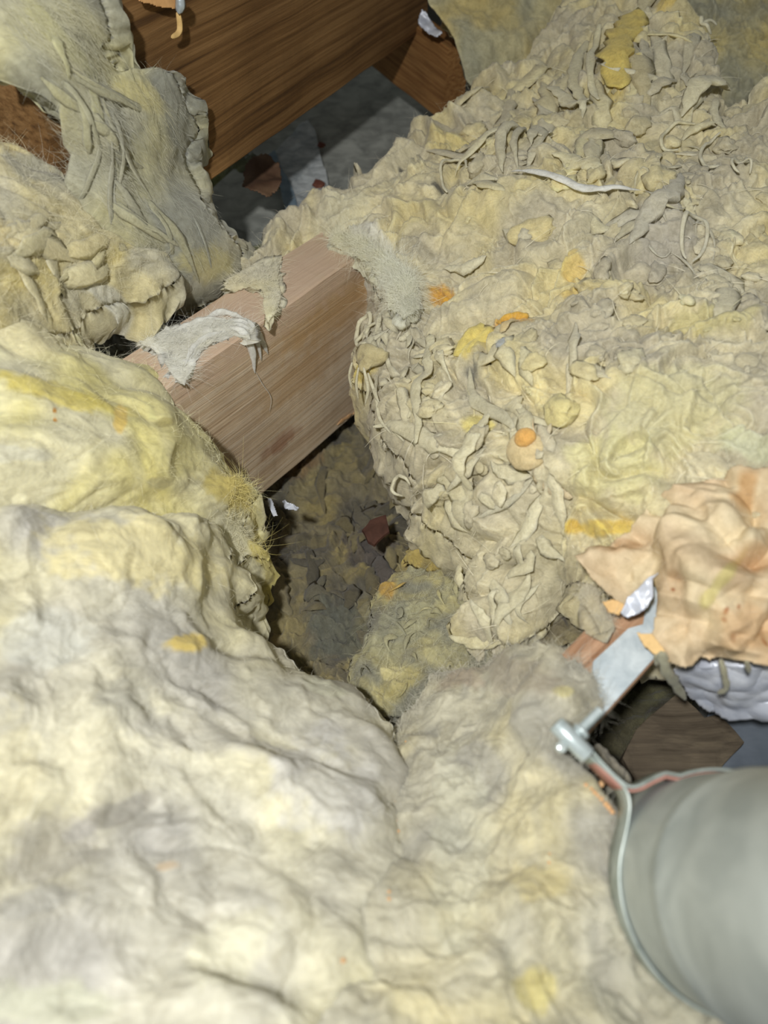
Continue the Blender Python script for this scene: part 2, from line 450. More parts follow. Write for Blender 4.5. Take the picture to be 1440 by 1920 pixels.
def lobe(name, path, wid, S=None, ds=None, col=None, flat=.5, lift=.004, parent=None, label=None, taper=(.35, .25), mat=None, noise=.25, ring=8, seg=14, arch=0.0, sd=None, twist=0.0, spindle=False, sk=1.0):
    """a torn strand: flattened tube along a pixel path lying on sheet S (or at depths ds)"""
    pth = np.array(path, float)
    # Catmull-Rom resample
    P = np.vstack([2*pth[0]-pth[1], pth, 2*pth[-1]-pth[-2]])
    dsx = None if ds is None else np.r_[ds[0], ds, ds[-1]]
    u = np.linspace(0, len(pth)-1-1e-6, seg); i = u.astype(int); f_ = (u-i)[:, None]
    def cr(A):
        a, b, c, d = A[i], A[i+1], A[i+2], A[i+3]
        return .5*((2*b)+(-a+c)*f_+(2*a-5*b+4*c-d)*f_**2+(-a+3*b-3*c+d)*f_**3)
    q = cr(P)
    if S is not None:
        w3 = samp(S, S.W, q[:, 0], q[:, 1]); nn = samp(S, S.N, q[:, 0], q[:, 1])
        if col is None: col = samp(S, S.C, q[:, 0], q[:, 1])
        k = np.array([.25, .5, .25])
        for _ in range(3):
            w3[1:-1] = w3[:-2]*.25+w3[1:-1]*.5+w3[2:]*.25
    else:
        dd = cr(np.array(dsx, float)[:, None])[:, 0]
        w3 = at_d(q[:, 0], q[:, 1], dd); nn = CAM-w3; nn /= np.linalg.norm(nn, axis=1, keepdims=True)
    t01 = np.linspace(0, 1, seg)
    w3 = w3+nn*(lift+arch*np.sin(t01*math.pi))[:, None]
    T = np.gradient(w3, axis=0); T /= np.linalg.norm(T, axis=1, keepdims=True)+1e-12
    B = np.cross(T, nn); B /= np.linalg.norm(B, axis=1, keepdims=True)+1e-12
    Nn = np.cross(B, T)
    depth = ((w3-CAM)@FW)
    half = wid/2*depth/F
    prof = np.minimum(1, np.minimum(taper[0]+(1-taper[0])*np.sqrt(np.clip(t01/.25, 0, 1)), taper[1]+(1-taper[1])*np.sqrt(np.clip((1-t01)/.35, 0, 1))))
    sd = random.uniform(0, 50) if sd is None else sd
    if spindle:
        prof = .06+.94*np.sin(np.clip(t01, .0, 1)**sk*math.pi)**.75
        w3 = w3-nn*(.0045*(1-np.sin(t01*math.pi)**.5))[:, None]
    half = half*prof
    an = np.linspace(0, 2*math.pi, ring, endpoint=False)
    tw = twist*t01[:, None]
    ca = np.cos(an)[None]; sa = np.sin(an)[None]
    ex = ca*np.cos(tw)-sa*flat*np.sin(tw); ey = ca*np.sin(tw)+sa*flat*np.cos(tw)
    V = w3[:, None]+(half[:, None]*ex)[..., None]*B[:, None]+(half[:, None]*ey)[..., None]*Nn[:, None]
    m = 1+noise*gnoise(V/.012+sd)*1.6+noise*gnoise(V/.004+sd)
    V = w3[:, None]+(V-w3[:, None])*m[..., None]
    V = V.reshape(-1, 3)
    a = np.arange((seg-1)*ring); r0 = a//ring; c0 = a % ring; c1 = (c0+1) % ring
    Q = np.stack([r0*ring+c0, r0*ring+c1, (r0+1)*ring+c1, (r0+1)*ring+c0], -1)
    n0 = len(V); V = np.vstack([V, w3[0]-T[0]*half[0]*.8, w3[-1]+T[-1]*half[-1]*.8])
    c = np.arange(ring); Tr = np.concatenate([np.stack([(c+1) % ring, c, np.full(ring, n0)], -1), np.stack([(seg-1)*ring+c, (seg-1)*ring+(c+1) % ring, np.full(ring, n0+1)], -1)])
    if col is None: col = CREAM
    col = np.asarray(col)
    if col.ndim == 2: cc = np.vstack([np.repeat(col, ring, 0), col[0], col[-1]])
    else: cc = np.tile(col, (n0+2, 1))
    cc = np.clip(cc*(1+.12*gnoise(V/.01+sd))[:, None], .01, .86)
    o = make_mesh(name, V, [Q, Tr], mat or WOOL, cc, parent=parent or (S.obj if S else None))
    if label: o['label'] = label
    return o

def scatter_lobes(S, n, region, wr=(6, 16), lr=(30, 90), gain=(.9, 1.12), curl=.5, flow=None, name='tuft', lift=(.001, .006), flat=(.35, .7), colmix=.3, mincol=None):
    P = np.array(region, float); x0, y0 = P.min(0); x1, y1 = P.max(0); k = 0; tries = 0
    while k < n and tries < n*20:
        tries += 1
        x = random.uniform(x0, x1); y = random.uniform(y0, y1)
        if float(sdf(region, np.array([x]), np.array([y]))[0]) < 4: continue
        if samp(S, S.D, np.array([x]), np.array([y]))[0] < 10: continue
        a = random.uniform(0, 2*math.pi) if flow is None else math.radians(flow+random.gauss(0, 28))
        Ln = random.uniform(*lr); m = random.choice((3, 4, 5)); da = random.gauss(0, curl)
        pth = [(x, y)]
        for j in range(m):
            a += da+random.gauss(0, .2)
            x += math.cos(a)*Ln/m; y += math.sin(a)*Ln/m; pth.append((x, y))
        q = np.array(pth)
        if samp(S, S.D, q[:, 0], q[:, 1]).min() < 5: continue
        c = samp(S, S.C, q[:1, 0], q[:1, 1])[0]*random.uniform(*gain)
        if mincol is not None: c = c*(1-colmix)+mincol*colmix
        lobe(name, pth, random.uniform(*wr), S, col=np.clip(c, .02, .84), flat=random.uniform(*flat), lift=random.uniform(*lift), ring=6, seg=9,
             taper=(random.uniform(.2, .7), random.uniform(.1, .5)), arch=random.uniform(0, .005), noise=.42, twist=random.uniform(-.9, .9), spindle=True, sk=random.choice((.6, 1, 1.6)))
        k += 1

# ------------------------------------------------------------------ setting
def slab_mesh(name, pts_top, thick, mat, parent=None, down=(0, 0, -1), bevel=0.0, sub=0, noise=0.0, origin=None):
    """polygonal plate: top outline in world space, extruded"""
    pts = np.array(pts_top, float); n = len(pts); dn = np.array(down, float)*thick
    V = np.vstack([pts, pts+dn])
    import bmesh
    bm = bmesh.new()
    vs = [bm.verts.new(v) for v in V]
    bm.faces.new(vs[:n]); bm.faces.new(vs[n:][::-1])
    for i in range(n):
        j = (i+1) % n; bm.faces.new([vs[i], vs[n+i], vs[n+j], vs[j]])
    bmesh.ops.recalc_face_normals(bm, faces=bm.faces)
    if bevel: bmesh.ops.bevel(bm, geom=bm.edges[:], offset=bevel, segments=2, affect='EDGES', profile=.6)
    if sub:
        bmesh.ops.triangulate(bm, faces=bm.faces[:])
        bmesh.ops.subdivide_edges(bm, edges=bm.edges[:], cuts=sub, use_grid_fill=True)
    if noise:
        co = np.array([v.co for v in bm.verts]); off = vnoise(co/.03)*noise
        for v, o_ in zip(bm.verts, off): v.co += Vector(o_)
    org = Vector(origin) if origin is not None else Vector((pts[:, 0].mean(), pts[:, 1].mean(), V[:, 2].min()))
    bmesh.ops.translate(bm, verts=bm.verts[:], vec=-org)
    me = bpy.data.meshes.new(name); bm.to_mesh(me); bm.free(); me.materials.append(mat)
    o = bpy.data.objects.new(name, me); COL.objects.link(o)
    o.location = org if parent is None else org-world_loc(parent)
    o.parent = parent
    return o

def board(name, a, b, width, height, mat, side=1, label=None, cat=None, ext=(0, 0), bevel=.002, cuts=40, warp=.0015):
    """a sawn timber: a->b is the near top edge; it spreads to the far side (side=1) and down"""
    import bmesh
    a = Vector(a); b = Vector(b); t = (b-a).normalized(); a = a-t*ext[0]; b = b+t*ext[1]
    ln = (b-a).length
    yv = Vector((0, 0, 1)).cross(t).normalized()*side; zv = t.cross(yv).normalized()
    if zv.z < 0: zv = -zv
    bm = bmesh.new()
    nx = cuts
    prof = [(0, 0), (width, 0), (width, -height), (0, -height)]
    bv = bevel; pr = [(bv, 0), (width-bv, 0), (width, -bv), (width, -height+bv), (width-bv, -height), (bv, -height), (0, -height+bv), (0, -height*.66), (0, -height*.33), (0, -bv)]
    rings = []
    for i in range(nx+1):
        x = ln*i/nx
        r = []
        for (y, z) in pr:
            o_ = vnoise(np.array([[x/.09, y/.06+3, z/.06+a.x*7]]))[0]*warp
            r.append(bm.verts.new((x, y*side+o_[1], z+o_[2])))
        rings.append(r)
    m = len(pr)
    for i in range(nx):
        for j in range(m):
            k = (j+1) % m; bm.faces.new([rings[i][j], rings[i][k], rings[i+1][k], rings[i+1][j]])
    bm.faces.new(rings[0]); bm.faces.new(rings[-1][::-1])
    bmesh.ops.recalc_face_normals(bm, faces=bm.faces)
    me = bpy.data.meshes.new(name); bm.to_mesh(me); bm.free(); me.materials.append(mat)
    o = bpy.data.objects.new(name, me); COL.objects.link(o)
    ys = yv*side
    M = Matrix((( t.x, ys.x, zv.x, a.x), (t.y, ys.y, zv.y, a.y), (t.z, ys.z, zv.z, a.z), (0, 0, 0, 1)))
    o.matrix_world = M
    tag(o, label, cat); return o

M_floor = plain_mat('dusty_ceiling_board', (.10, .10, .09), (.20, .20, .185), 14, rough=.9, spec=.1, bump=.3)
fl = slab_mesh('floor', [(-1.6, -.5, -.09), (1.8, -.5, -.09), (1.8, 3.2, -.09), (-1.6, 3.2, -.09)], .02, M_floor)
fl['kind'] = 'structure'
M_wall = plain_mat('rough_attic_wall', (.10, .095, .08), (.2, .19, .16), 9, rough=.95, spec=.1, bump=.3)
wb = slab_mesh('wall_back', [(-1.6, 2.6, -.09), (1.8, 2.6, -.09), (1.8, 2.7, -.09), (-1.6, 2.7, -.09)], 1.6, M_wall, down=(0, 0, 1))
wb['kind'] = 'structure'

# ------------------------------------------------------------------ timbers
ja = at_z(336, 711, .25); jb = at_z(670, 481, .25)
def face_local(pa, pb, ext, px, py, zoff=0.0):
    t = (pb-pa)/np.linalg.norm(pb-pa); n = np.cross(t, [0, 0, 1]); d = ray(px, py)
    P = CAM+d*(((pa-CAM)@n)/(d@n)); q = P-pa; return (float(q@t+ext), 0.0, float(q[2]-zoff))
M_joist = wood_mat('weathered_pale_wood', lin((212, 188, 156)), lin((224, 205, 178)), lin((190, 164, 134)), 1.0, .5,
                   knots=[(face_local(ja, jb, .22, 525, 825), (26, 4, 62), lin((150, 96, 66)), .6), (face_local(ja, jb, .22, 560, 700), (12, 4, 30), lin((190, 156, 112)), .5),
                          (face_local(ja, jb, .22, 640, 560), (7, 4, 26), lin((190, 152, 100)), .6), ((.25, .036, 0), (3, 16, 30), lin((212, 184, 160)), .6), ((.5, .036, 0), (3, 16, 30), lin((206, 180, 156)), .6)])
joist = board('ceiling_joist', ja, jb, .072, .245, M_joist, 1,
              'pale weathered wooden ceiling joist crossing above the dark hole', 'timber', ext=(.22, .30))

M_beam = wood_mat('old_brown_wood', lin((124, 92, 56)), lin((142, 109, 70)), lin((88, 64, 40)), .8, 1.0,
                  knots=[(face_local(at_z(360, 365, .31), at_z(790, 60, .31), .17, 368, 345, .30), (60, 5, 40), lin((104, 58, 34)), .9), (face_local(at_z(360, 365, .31), at_z(790, 60, .31), .17, 395, 335, .30), (20, 5, 40), lin((176, 134, 84)), .5)])
# the big beam: bottom edge through (360,365) and (790,60) at z=.33
p1 = at_z(360, 365, .31); p2 = at_z(790, 60, .31)
up_ = np.array([0, 0, .30])
beam = board('roof_beam', p1+up_, p2+up_, .07, .30, M_beam, 1,
             'large dark brown wooden beam with open grain, upper left of picture', 'timber', ext=(.17, .02), cuts=50)
p3 = at_d(-60, 330, .80); p4 = at_d(130, 190, .90)
M_beam2 = wood_mat('orange_brown_wood', lin((168, 128, 76)), lin((190, 148, 92)), lin((140, 100, 58)), 1.2, 1.0)
rafter = board('rafter', p3+np.array([0, 0, .10]), p4+np.array([0, 0, .10]), .05, .16, M_beam2, 1,
               'short view of orange brown timber behind torn wool, at left picture edge', 'timber', ext=(.02, .0), cuts=14)
# cross block behind the beam
M_blk = wood_mat('reddish_brown_wood', lin((150, 108, 64)), lin((168, 126, 78)), lin((122, 82, 48)), 1.3, 1.0)
q1 = at_d(700, 128, 1.36); q2 = at_d(802, 208, 1.26)
blk = board('noggin', q1+np.array([0, 0, .11]), q2+np.array([0, 0, .11]), .04, .11, M_blk, 1,
            'reddish brown timber block above grey slab at the end of the big beam', 'timber', ext=(.07, .05), cuts=14)

# ------------------------------------------------------------------ grey slab and bits under the beam
M_slab = plain_mat('grey_cement', lin((138, 140, 134)), lin((178, 180, 172)), 26, rough=.9, spec=.15, bump=.25, dist=.002)
pts = [(350, 400), (455, 300), (560, 200), (640, 110), (700, 40), (860, 160), (860, 300), (800, 420), (540, 460)]
slab = slab_mesh('cement_slab', [at_z(x, y, .14) for x, y in pts], .06, M_slab, sub=3, noise=.004)
tag(slab, 'grey cement slab seen in the gap below the big brown beam', 'slab')
TOPG = (1440, 960)
# ------------------------------------------------------------------ wool in the hole and the gaps
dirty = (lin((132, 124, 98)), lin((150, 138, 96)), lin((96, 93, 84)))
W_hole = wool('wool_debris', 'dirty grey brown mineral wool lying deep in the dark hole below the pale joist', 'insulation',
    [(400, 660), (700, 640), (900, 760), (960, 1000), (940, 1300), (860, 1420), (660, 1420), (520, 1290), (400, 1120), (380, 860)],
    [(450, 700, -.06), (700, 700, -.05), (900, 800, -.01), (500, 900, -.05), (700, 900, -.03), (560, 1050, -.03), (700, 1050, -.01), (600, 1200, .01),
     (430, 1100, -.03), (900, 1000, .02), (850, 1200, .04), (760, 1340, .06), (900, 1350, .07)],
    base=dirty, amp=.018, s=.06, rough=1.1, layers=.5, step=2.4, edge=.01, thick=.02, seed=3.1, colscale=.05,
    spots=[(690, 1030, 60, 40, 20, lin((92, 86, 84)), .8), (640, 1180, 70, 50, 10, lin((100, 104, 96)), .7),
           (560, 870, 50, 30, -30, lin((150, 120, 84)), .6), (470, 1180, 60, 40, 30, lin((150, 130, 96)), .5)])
W_low = wool('wool_clump', 'pale grey green wool clump spilling into the lower right of the dark hole', 'insulation',
    [(770, 1050), (830, 1045), (900, 1080), (940, 1200), (900, 1300), (810, 1340), (720, 1330), (650, 1290), (660, 1230), (700, 1180), (690, 1110)],
    [(780, 1070, .075), (700, 1200, .07), (700, 1300, .09), (800, 1200, .10), (880, 1110, .115), (930, 1200, .12), (820, 1310, .11)],
    base=(lin((176, 172, 138)), lin((186, 176, 124)), lin((134, 134, 122))), amp=.013, s=.05, rough=1.2, step=2.4, edge=.025, thick=.05, seed=9.2, colscale=.05,
    spots=[(730, 1105, 18, 26, 0, lin((200, 160, 80)), .8), (740, 1265, 26, 14, 0, lin((214, 204, 150)), .8), (680, 1160, 50, 36, 0, lin((126, 124, 112)), .8)])
W_mid = wool('wool_clump', 'small yellowish wool clump in the hole beside the small red scrap', 'insulation',
    [(790, 980), (850, 970), (900, 990), (890, 1050), (850, 1060), (800, 1060), (760, 1040), (770, 1000)],
    [(780, 1000, .08), (860, 980, .11), (870, 1050, .11), (790, 1050, .08)],
    base=(lin((192, 172, 104)), lin((190, 168, 90)), lin((140, 130, 96))), amp=.010, s=.035, step=2.2, edge=.02, thick=.04, seed=12.4, colscale=.04, ragged=6)
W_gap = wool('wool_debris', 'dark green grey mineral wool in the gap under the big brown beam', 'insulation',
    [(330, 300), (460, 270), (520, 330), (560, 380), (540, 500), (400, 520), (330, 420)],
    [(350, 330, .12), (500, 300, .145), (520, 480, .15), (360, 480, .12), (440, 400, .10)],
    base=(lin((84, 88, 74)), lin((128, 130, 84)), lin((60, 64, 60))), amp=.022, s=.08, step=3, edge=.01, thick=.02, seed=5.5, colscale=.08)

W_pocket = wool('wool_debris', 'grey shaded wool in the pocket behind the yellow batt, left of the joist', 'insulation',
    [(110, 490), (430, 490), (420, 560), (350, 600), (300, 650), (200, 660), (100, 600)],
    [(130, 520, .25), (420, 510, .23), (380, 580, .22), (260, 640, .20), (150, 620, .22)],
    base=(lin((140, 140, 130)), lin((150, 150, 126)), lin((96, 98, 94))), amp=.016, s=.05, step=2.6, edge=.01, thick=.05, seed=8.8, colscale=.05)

W_nook = wool('wool_debris', 'brown grey wool coloured dark for the shade in the small nook left of the kraft paper', 'insulation',
    [(990, 1060), (1120, 1050), (1130, 1200), (1000, 1220)], [(1000, 1070, .13), (1120, 1060, .13), (1120, 1190, .14), (1000, 1200, .13)],
    base=(lin((128, 120, 98)), lin((138, 128, 96)), lin((90, 84, 74))), amp=.014, s=.05, step=2.6, edge=.01, thick=.05, seed=61.3, colscale=.05)  # dark base colours stand in for the shade of this pocket
# ------------------------------------------------------------------ right hand mass of torn wool
R_poly = [(1780, 60), (1520, 110), (1450, 140), (1410, 178), (1372, 190), (1345, 130), (1325, 75), (1290, 30), (1250, -50), (1050, -50), (1030, 20), (960, 90), (905, 130), (872, 175), (800, 225), (745, 275), (690, 312),
          (664, 300), (690, 325), (600, 345), (490, 385), (472, 470), (440, 480), (420, 520), (395, 565), (430, 530), (470, 505), (530, 470), (575, 440), (606, 430), (650, 448), (700, 478), (716, 540), (676, 578), (650, 620),
          (655, 690), (700, 715), (722, 800), (770, 845), (802, 890), (775, 940), (835, 962), (878, 1000), (900, 1060), (880, 1120), (872, 1180), (905, 1235), (960, 1200), (1005, 1195),
          (1022, 1130), (1060, 1085), (1100, 1065), (1180, 1100), (1300, 1180), (1780, 1180)]
R = wool('insulation_batt', 'broad tan heap of torn and curled mineral wool filling the right side', 'insulation', R_poly,
    [(620, 410, .93), (705, 500, .865), (470, 470, .90), (500, 385, .93), (680, 315, .99), (800, 225, 1.03), (900, 140, 1.05), (1040, 10, 1.10), (1240, 0, 1.02), (1350, 100, .97), (1480, 120, .92),
     (1440, 300, .80), (1200, 250, .87), (1440, 500, .70), (1200, 500, .72), (1440, 900, .565), (1000, 600, .74), (850, 450, .84), (1000, 300, .87), (800, 850, .745), (690, 700, .83), (660, 620, .84),
     (870, 1050, .735), (880, 1180, .70), (1050, 1080, .635), (980, 1180, .665), (1000, 850, .66), (1250, 850, .60), (1440, 1180, .56), (1760, 1160, .56), (1760, 100, .92), (1760, 600, .66), (1200, 1050, .60), (1100, 700, .655)],
    mode='d', base=(lin((218, 209, 176)), lin((224, 211, 160)), lin((194, 186, 162))), amp=.024, s=.092, rough=.72, fine=.8, soft=.25, step=2.0, edge=.035, thick=.12, seed=1.3, folds=1.1, fk=2.6, layers=.40, colscale=.085,
    down=(0, .15, -1),
    spots=[(825, 548, 26, 20, 10, ORANGE, .9), (965, 612, 40, 14, 10, ORANGE, .85), (890, 655, 46, 36, -30, lin((232, 212, 128)), .85), (1010, 838, 24, 24, 0, lin((236, 178, 104)), .8),
           (1140, 990, 50, 18, 0, lin((232, 204, 104)), .9), (1068, 988, 18, 16, 0, lin((222, 190, 84)), .85), (1160, 150, 30, 60, 15, lin((228, 206, 120)), .8),
           (1070, 500, 30, 20, -30, lin((226, 196, 104)), .6), (1080, 555, 34, 12, 0, lin((230, 200, 110)), .6), (850, 270, 60, 20, -20, lin((222, 204, 130)), .6),
           (700, 455, 50, 20, 30, WHITE, .7), (650, 400, 60, 30, 0, CREAM, .6), (685, 680, 26, 16, 0, lin((226, 204, 110)), .8),
           (755, 326, 9, 5, 0, DARKGREY, .9), (828, 369, 12, 6, 0, DARKGREY, .9), (910, 800, 30, 20, 0, lin((228, 212, 120)), .7),
           (1260, 780, 150, 90, -15, lin((214, 210, 164)), .5), (1160, 880, 90, 70, 0, lin((226, 220, 164)), .6), (1340, 600, 90, 30, 0, lin((204, 196, 138)), .5),
           (1400, 850, 60, 24, 30, lin((216, 218, 184)), .7), (1240, 430, 70, 60, -40, lin((196, 190, 174)), .7), (1060, 1080, 40, 60, 0, lin((150, 142, 118)), .7),  # last spot here paints the shade of the cavity beside the kraft paper
           (900, 710, 22, 12, 0, lin((130, 128, 116)), .8), (965, 680, 14, 12, 0, lin((178, 180, 176)), .9), (880, 900, 60, 60, 0, lin((196, 184, 140)), .4),
           (1240, 45, 20, 12, 0, lin((226, 200, 116)), .8), (1010, 1040, 50, 80, 0, lin((190, 182, 150)), .5)],
    bumps=[(1052, 1125, 40, -.035), (925, 1215, 30, -.02), (900, 850, 60, .004), (700, 650, 40, .006), (1200, 820, 150, .010)])
BEH = wool('insulation_batt', 'shaded yellow green wool batt behind the foil scrap at the top edge', 'insulation',
    [(785, -50), (1120, -50), (1100, 60), (1000, 150), (920, 200), (872, 150), (838, 70), (800, 20)],
    [(790, -40, 1.10), (1100, -40, 1.13), (1000, 120, 1.12), (880, 170, 1.10), (840, 60, 1.10)], mode='d',
    base=(lin((196, 188, 148)), lin((198, 182, 126)), lin((170, 168, 144))), amp=.020, s=.09, rough=.7, step=3, edge=.008, thick=.03, seed=21.2, ragged=3, down=(.3, 1, -.2))
COR = wool('insulation_batt', 'dim yellow green wool batt beyond the dark crease at the top right corner', 'insulation',
    [(1220, -60), (1530, -60), (1530, 330), (1380, 260), (1320, 150), (1270, 60)],
    [(1240, -40, 1.16), (1500, -40, 1.10), (1500, 300, 1.06), (1360, 180, 1.10), (1300, 100, 1.12)], mode='d',
    base=(lin((194, 186, 146)), lin((204, 188, 126)), lin((168, 166, 144))), amp=.022, layers=.4, s=.06, rough=1.1, step=3, edge=.03, thick=.10, seed=33.2)

# ------------------------------------------------------------------ upper left: hanging batt and torn layers
def beam_d(x, y, off):
    n = np.cross(p2-p1, [0, 0, 1]); n /= np.linalg.norm(n); d = ray(x, y)
    t = ((p1-CAM)@n)/(d@n); return t-off
print('beam depths', [round(float(beam_d(x, y, 0)), 3) for x, y in ((160, 0), (200, 120), (350, 240), (360, 370), (100, 200), (700, 50))])
Fs_ = wool('insulation_batt', 'grey streaked wool batt slumping from the top left corner against the brown beam', 'insulation',
    [(-50, -50), (160, -50), (182, 20), (188, 50), (165, 75), (180, 95), (210, 118), (285, 112), (318, 135), (335, 190), (352, 225), (350, 250), (322, 270), (332, 300), (352, 335), (360, 372),
     (400, 420), (442, 462), (452, 500), (400, 560), (330, 580), (200, 540), (120, 470), (80, 400), (100, 330), (110, 290), (92, 270), (86, 240), (84, 190), (40, 158), (-50, 130)],
    [(0, 0, .58), (160, 0, beam_d(160, 0, .035)), (200, 120, beam_d(200, 120, .035)), (310, 150, beam_d(310, 150, .03)), (350, 240, beam_d(350, 240, .03)), (340, 330, beam_d(340, 330, .03)), (260, 200, beam_d(260, 200, .05)), (180, 250, .66), (250, 350, .71), (80, 120, .60), (440, 465, .86), (360, 370, .80),
     (130, 300, .67), (120, 450, .72), (330, 570, .84), (300, 450, .75)], mode='d',
    base=(lin((192, 188, 164)), lin((192, 187, 148)), lin((160, 161, 150))), amp=.017, s=.10, rough=.75, step=2.6, edge=.03, thick=.05, down=(.2, .8, -.6), seed=4.4, soft=.7, colscale=.10, mat=WOOL_SOFT,
    stretch=(at_d(440, 470, .8)-at_d(0, 0, .62), 4.0),
    spots=[(250, 170, 60, 26, 35, lin((206, 196, 138)), .7), (100, 60, 120, 16, 48, lin((196, 192, 140)), .6), (230, 230, 50, 40, 40, lin((176, 176, 164)), .6), (380, 490, 50, 36, 0, lin((212, 202, 140)), .6)])
E_ = wool('insulation_batt', 'layered torn grey cream wool at the left edge above the yellow batt', 'insulation',
    [(-50, 228), (20, 236), (60, 262), (110, 290), (160, 340), (200, 400), (260, 430), (320, 455), (330, 500), (270, 545), (200, 555), (165, 575), (150, 600), (80, 620), (-50, 620)],
    [(-40, 260, .64), (100, 300, .68), (200, 400, .70), (320, 460, .76), (250, 550, .74), (150, 600, .70), (-40, 600, .60), (0, 450, .60), (120, 480, .66)], mode='d',
    base=(lin((210, 200, 158)), lin((216, 202, 142)), lin((186, 182, 162))), amp=.018, s=.07, rough=1.0, layers=.15, step=2.6, edge=.02, thick=.04, seed=14.4, soft=.7, colscale=.08,
    stretch=((1, .45, -.5), 2.2), spots=[(60, 300, 70, 30, 20, lin((170, 168, 152)), .8), (200, 545, 60, 16, 20, lin((206, 206, 196)), .7), (60, 440, 90, 30, 15, lin((216, 200, 146)), .7)])

# ------------------------------------------------------------------ left and bottom batts
A = wool('insulation_batt', 'bright yellow folded wool batt at the left, covering the left end of the pale joist', 'insulation',
    [(-330, 570), (60, 556), (130, 566), (180, 592), (240, 622), (290, 640), (332, 668), (340, 712), (372, 760), (404, 800), (432, 846), (470, 862), (494, 880), (498, 925), (478, 958), (490, 990), (516, 1010), (512, 1030), (470, 1010),
     (440, 1040), (300, 1040), (-330, 1000)],
    [(-40, 570, .61), (250, 625, .735), (335, 690, .74), (410, 810, .74), (490, 890, .75), (490, 1000, .755), (250, 800, .625), (0, 900, .545), (0, 720, .575), (-40, 1000, .545), (350, 950, .67), (150, 620, .67), (200, 1000, .62)], mode='d',
    base=(lin((228, 221, 176)), lin((226, 216, 146)), lin((214, 209, 180))), amp=.024, s=.095, rough=1.2, fine=.8, step=2.6, edge=.04, thick=.10, seed=6.2, folds=.2, soft=.8, colscale=.11, mat=WOOL_SOFT, stretch=((1, .55, -.3), 1.9),
    spots=[(120, 730, 150, 22, 12, lin((224, 206, 96)), .7), (235, 770, 16, 30, 0, lin((234, 202, 110)), .8), (440, 900, 60, 40, 30, lin((214, 196, 110)), .8), (500, 1010, 30, 20, 0, lin((212, 196, 110)), .8), (60, 610, 90, 40, 0, lin((232, 222, 178)), .7),
           (310, 790, 16, 10, 0, lin((170, 158, 100)), .7), (106, 761, 4, 4, 0, lin((190, 130, 40)), .9), (108, 775, 4, 4, 0, lin((190, 130, 40)), .9), (20, 850, 90, 16, 0, lin((206, 204, 186)), .7), (300, 905, 30, 14, 0, lin((186, 178, 140)), .6)])
B = wool('insulation_batt', 'huge cream and grey white wool batt filling the bottom left, below the yellow batt', 'insulation',
    [(-330, 905), (120, 902), (220, 914), (330, 920), (400, 940), (446, 985), (440, 1010), (474, 1040), (478, 1075), (462, 1104), (436, 1118), (450, 1150), (482, 1172), (520, 1190), (575, 1240), (640, 1290), (690, 1345), (722, 1370),
     (755, 1450), (765, 1600), (750, 1750), (740, 2000), (-330, 2020)],
    [(-80, 910, .52), (200, 920, .595), (440, 990, .69), (475, 1070, .70), (440, 1120, .685), (560, 1240, .65), (630, 1300, .635), (400, 1200, .60), (250, 1080, .565), (0, 1100, .50), (0, 1300, .455), (380, 1040, .63), (300, 1340, .515),
     (690, 1350, .615), (735, 1450, .565), (740, 1700, .475), (740, 1980, .40), (0, 1500, .40), (0, 1980, .335), (400, 1600, .445), (400, 1980, .35), (520, 1350, .56), (600, 1500, .505)], mode='d',
    base=(lin((216, 212, 192)), lin((220, 213, 176)), lin((186, 183, 175))), amp=.026, s=.095, rough=1.25, fine=.8, step=2.8, edge=.045, thick=.12, seed=16.2, soft=.8, colscale=.13, mat=WOOL_SOFT, down=(0, .1, -1), folds=.12,
    spots=[(350, 1210, 46, 20, -5, lin((228, 202, 108)), .85), (100, 925, 150, 14, 5, lin((190, 184, 150)), .5), (250, 1030, 190, 70, 10, lin((232, 220, 164)), .75), (600, 1290, 50, 30, 30, lin((206, 206, 180)), .6), (480, 1230, 16, 12, 0, lin((150, 140, 104)), .6),
           (230, 1500, 100, 20, -22, lin((160, 156, 146)), .8), (60, 1690, 90, 34, -20, lin((176, 174, 166)), .7), (90, 1880, 160, 50, 0, lin((212, 213, 184)), .5), (30, 1430, 60, 120, 0, lin((236, 228, 190)), .6), (430, 1800, 80, 90, 0, lin((228, 224, 196)), .6), (120, 1560, 120, 60, -25, lin((176, 172, 164)), .6), (520, 1430, 90, 40, 20, lin((190, 186, 178)), .5), (250, 1330, 80, 50, 30, lin((190, 188, 176)), .5),
           (600, 1480, 120, 90, 30, lin((210, 208, 202)), .7), (320, 1610, 26, 10, 0, lin((210, 180, 140)), .5), (640, 1300, 80, 12, 38, lin((130, 122, 104)), .7), (100, 1180, 90, 50, 0, lin((206, 206, 194)), .6), (380, 1380, 140, 40, 10, lin((200, 196, 182)), .6)])
Cc_ = B
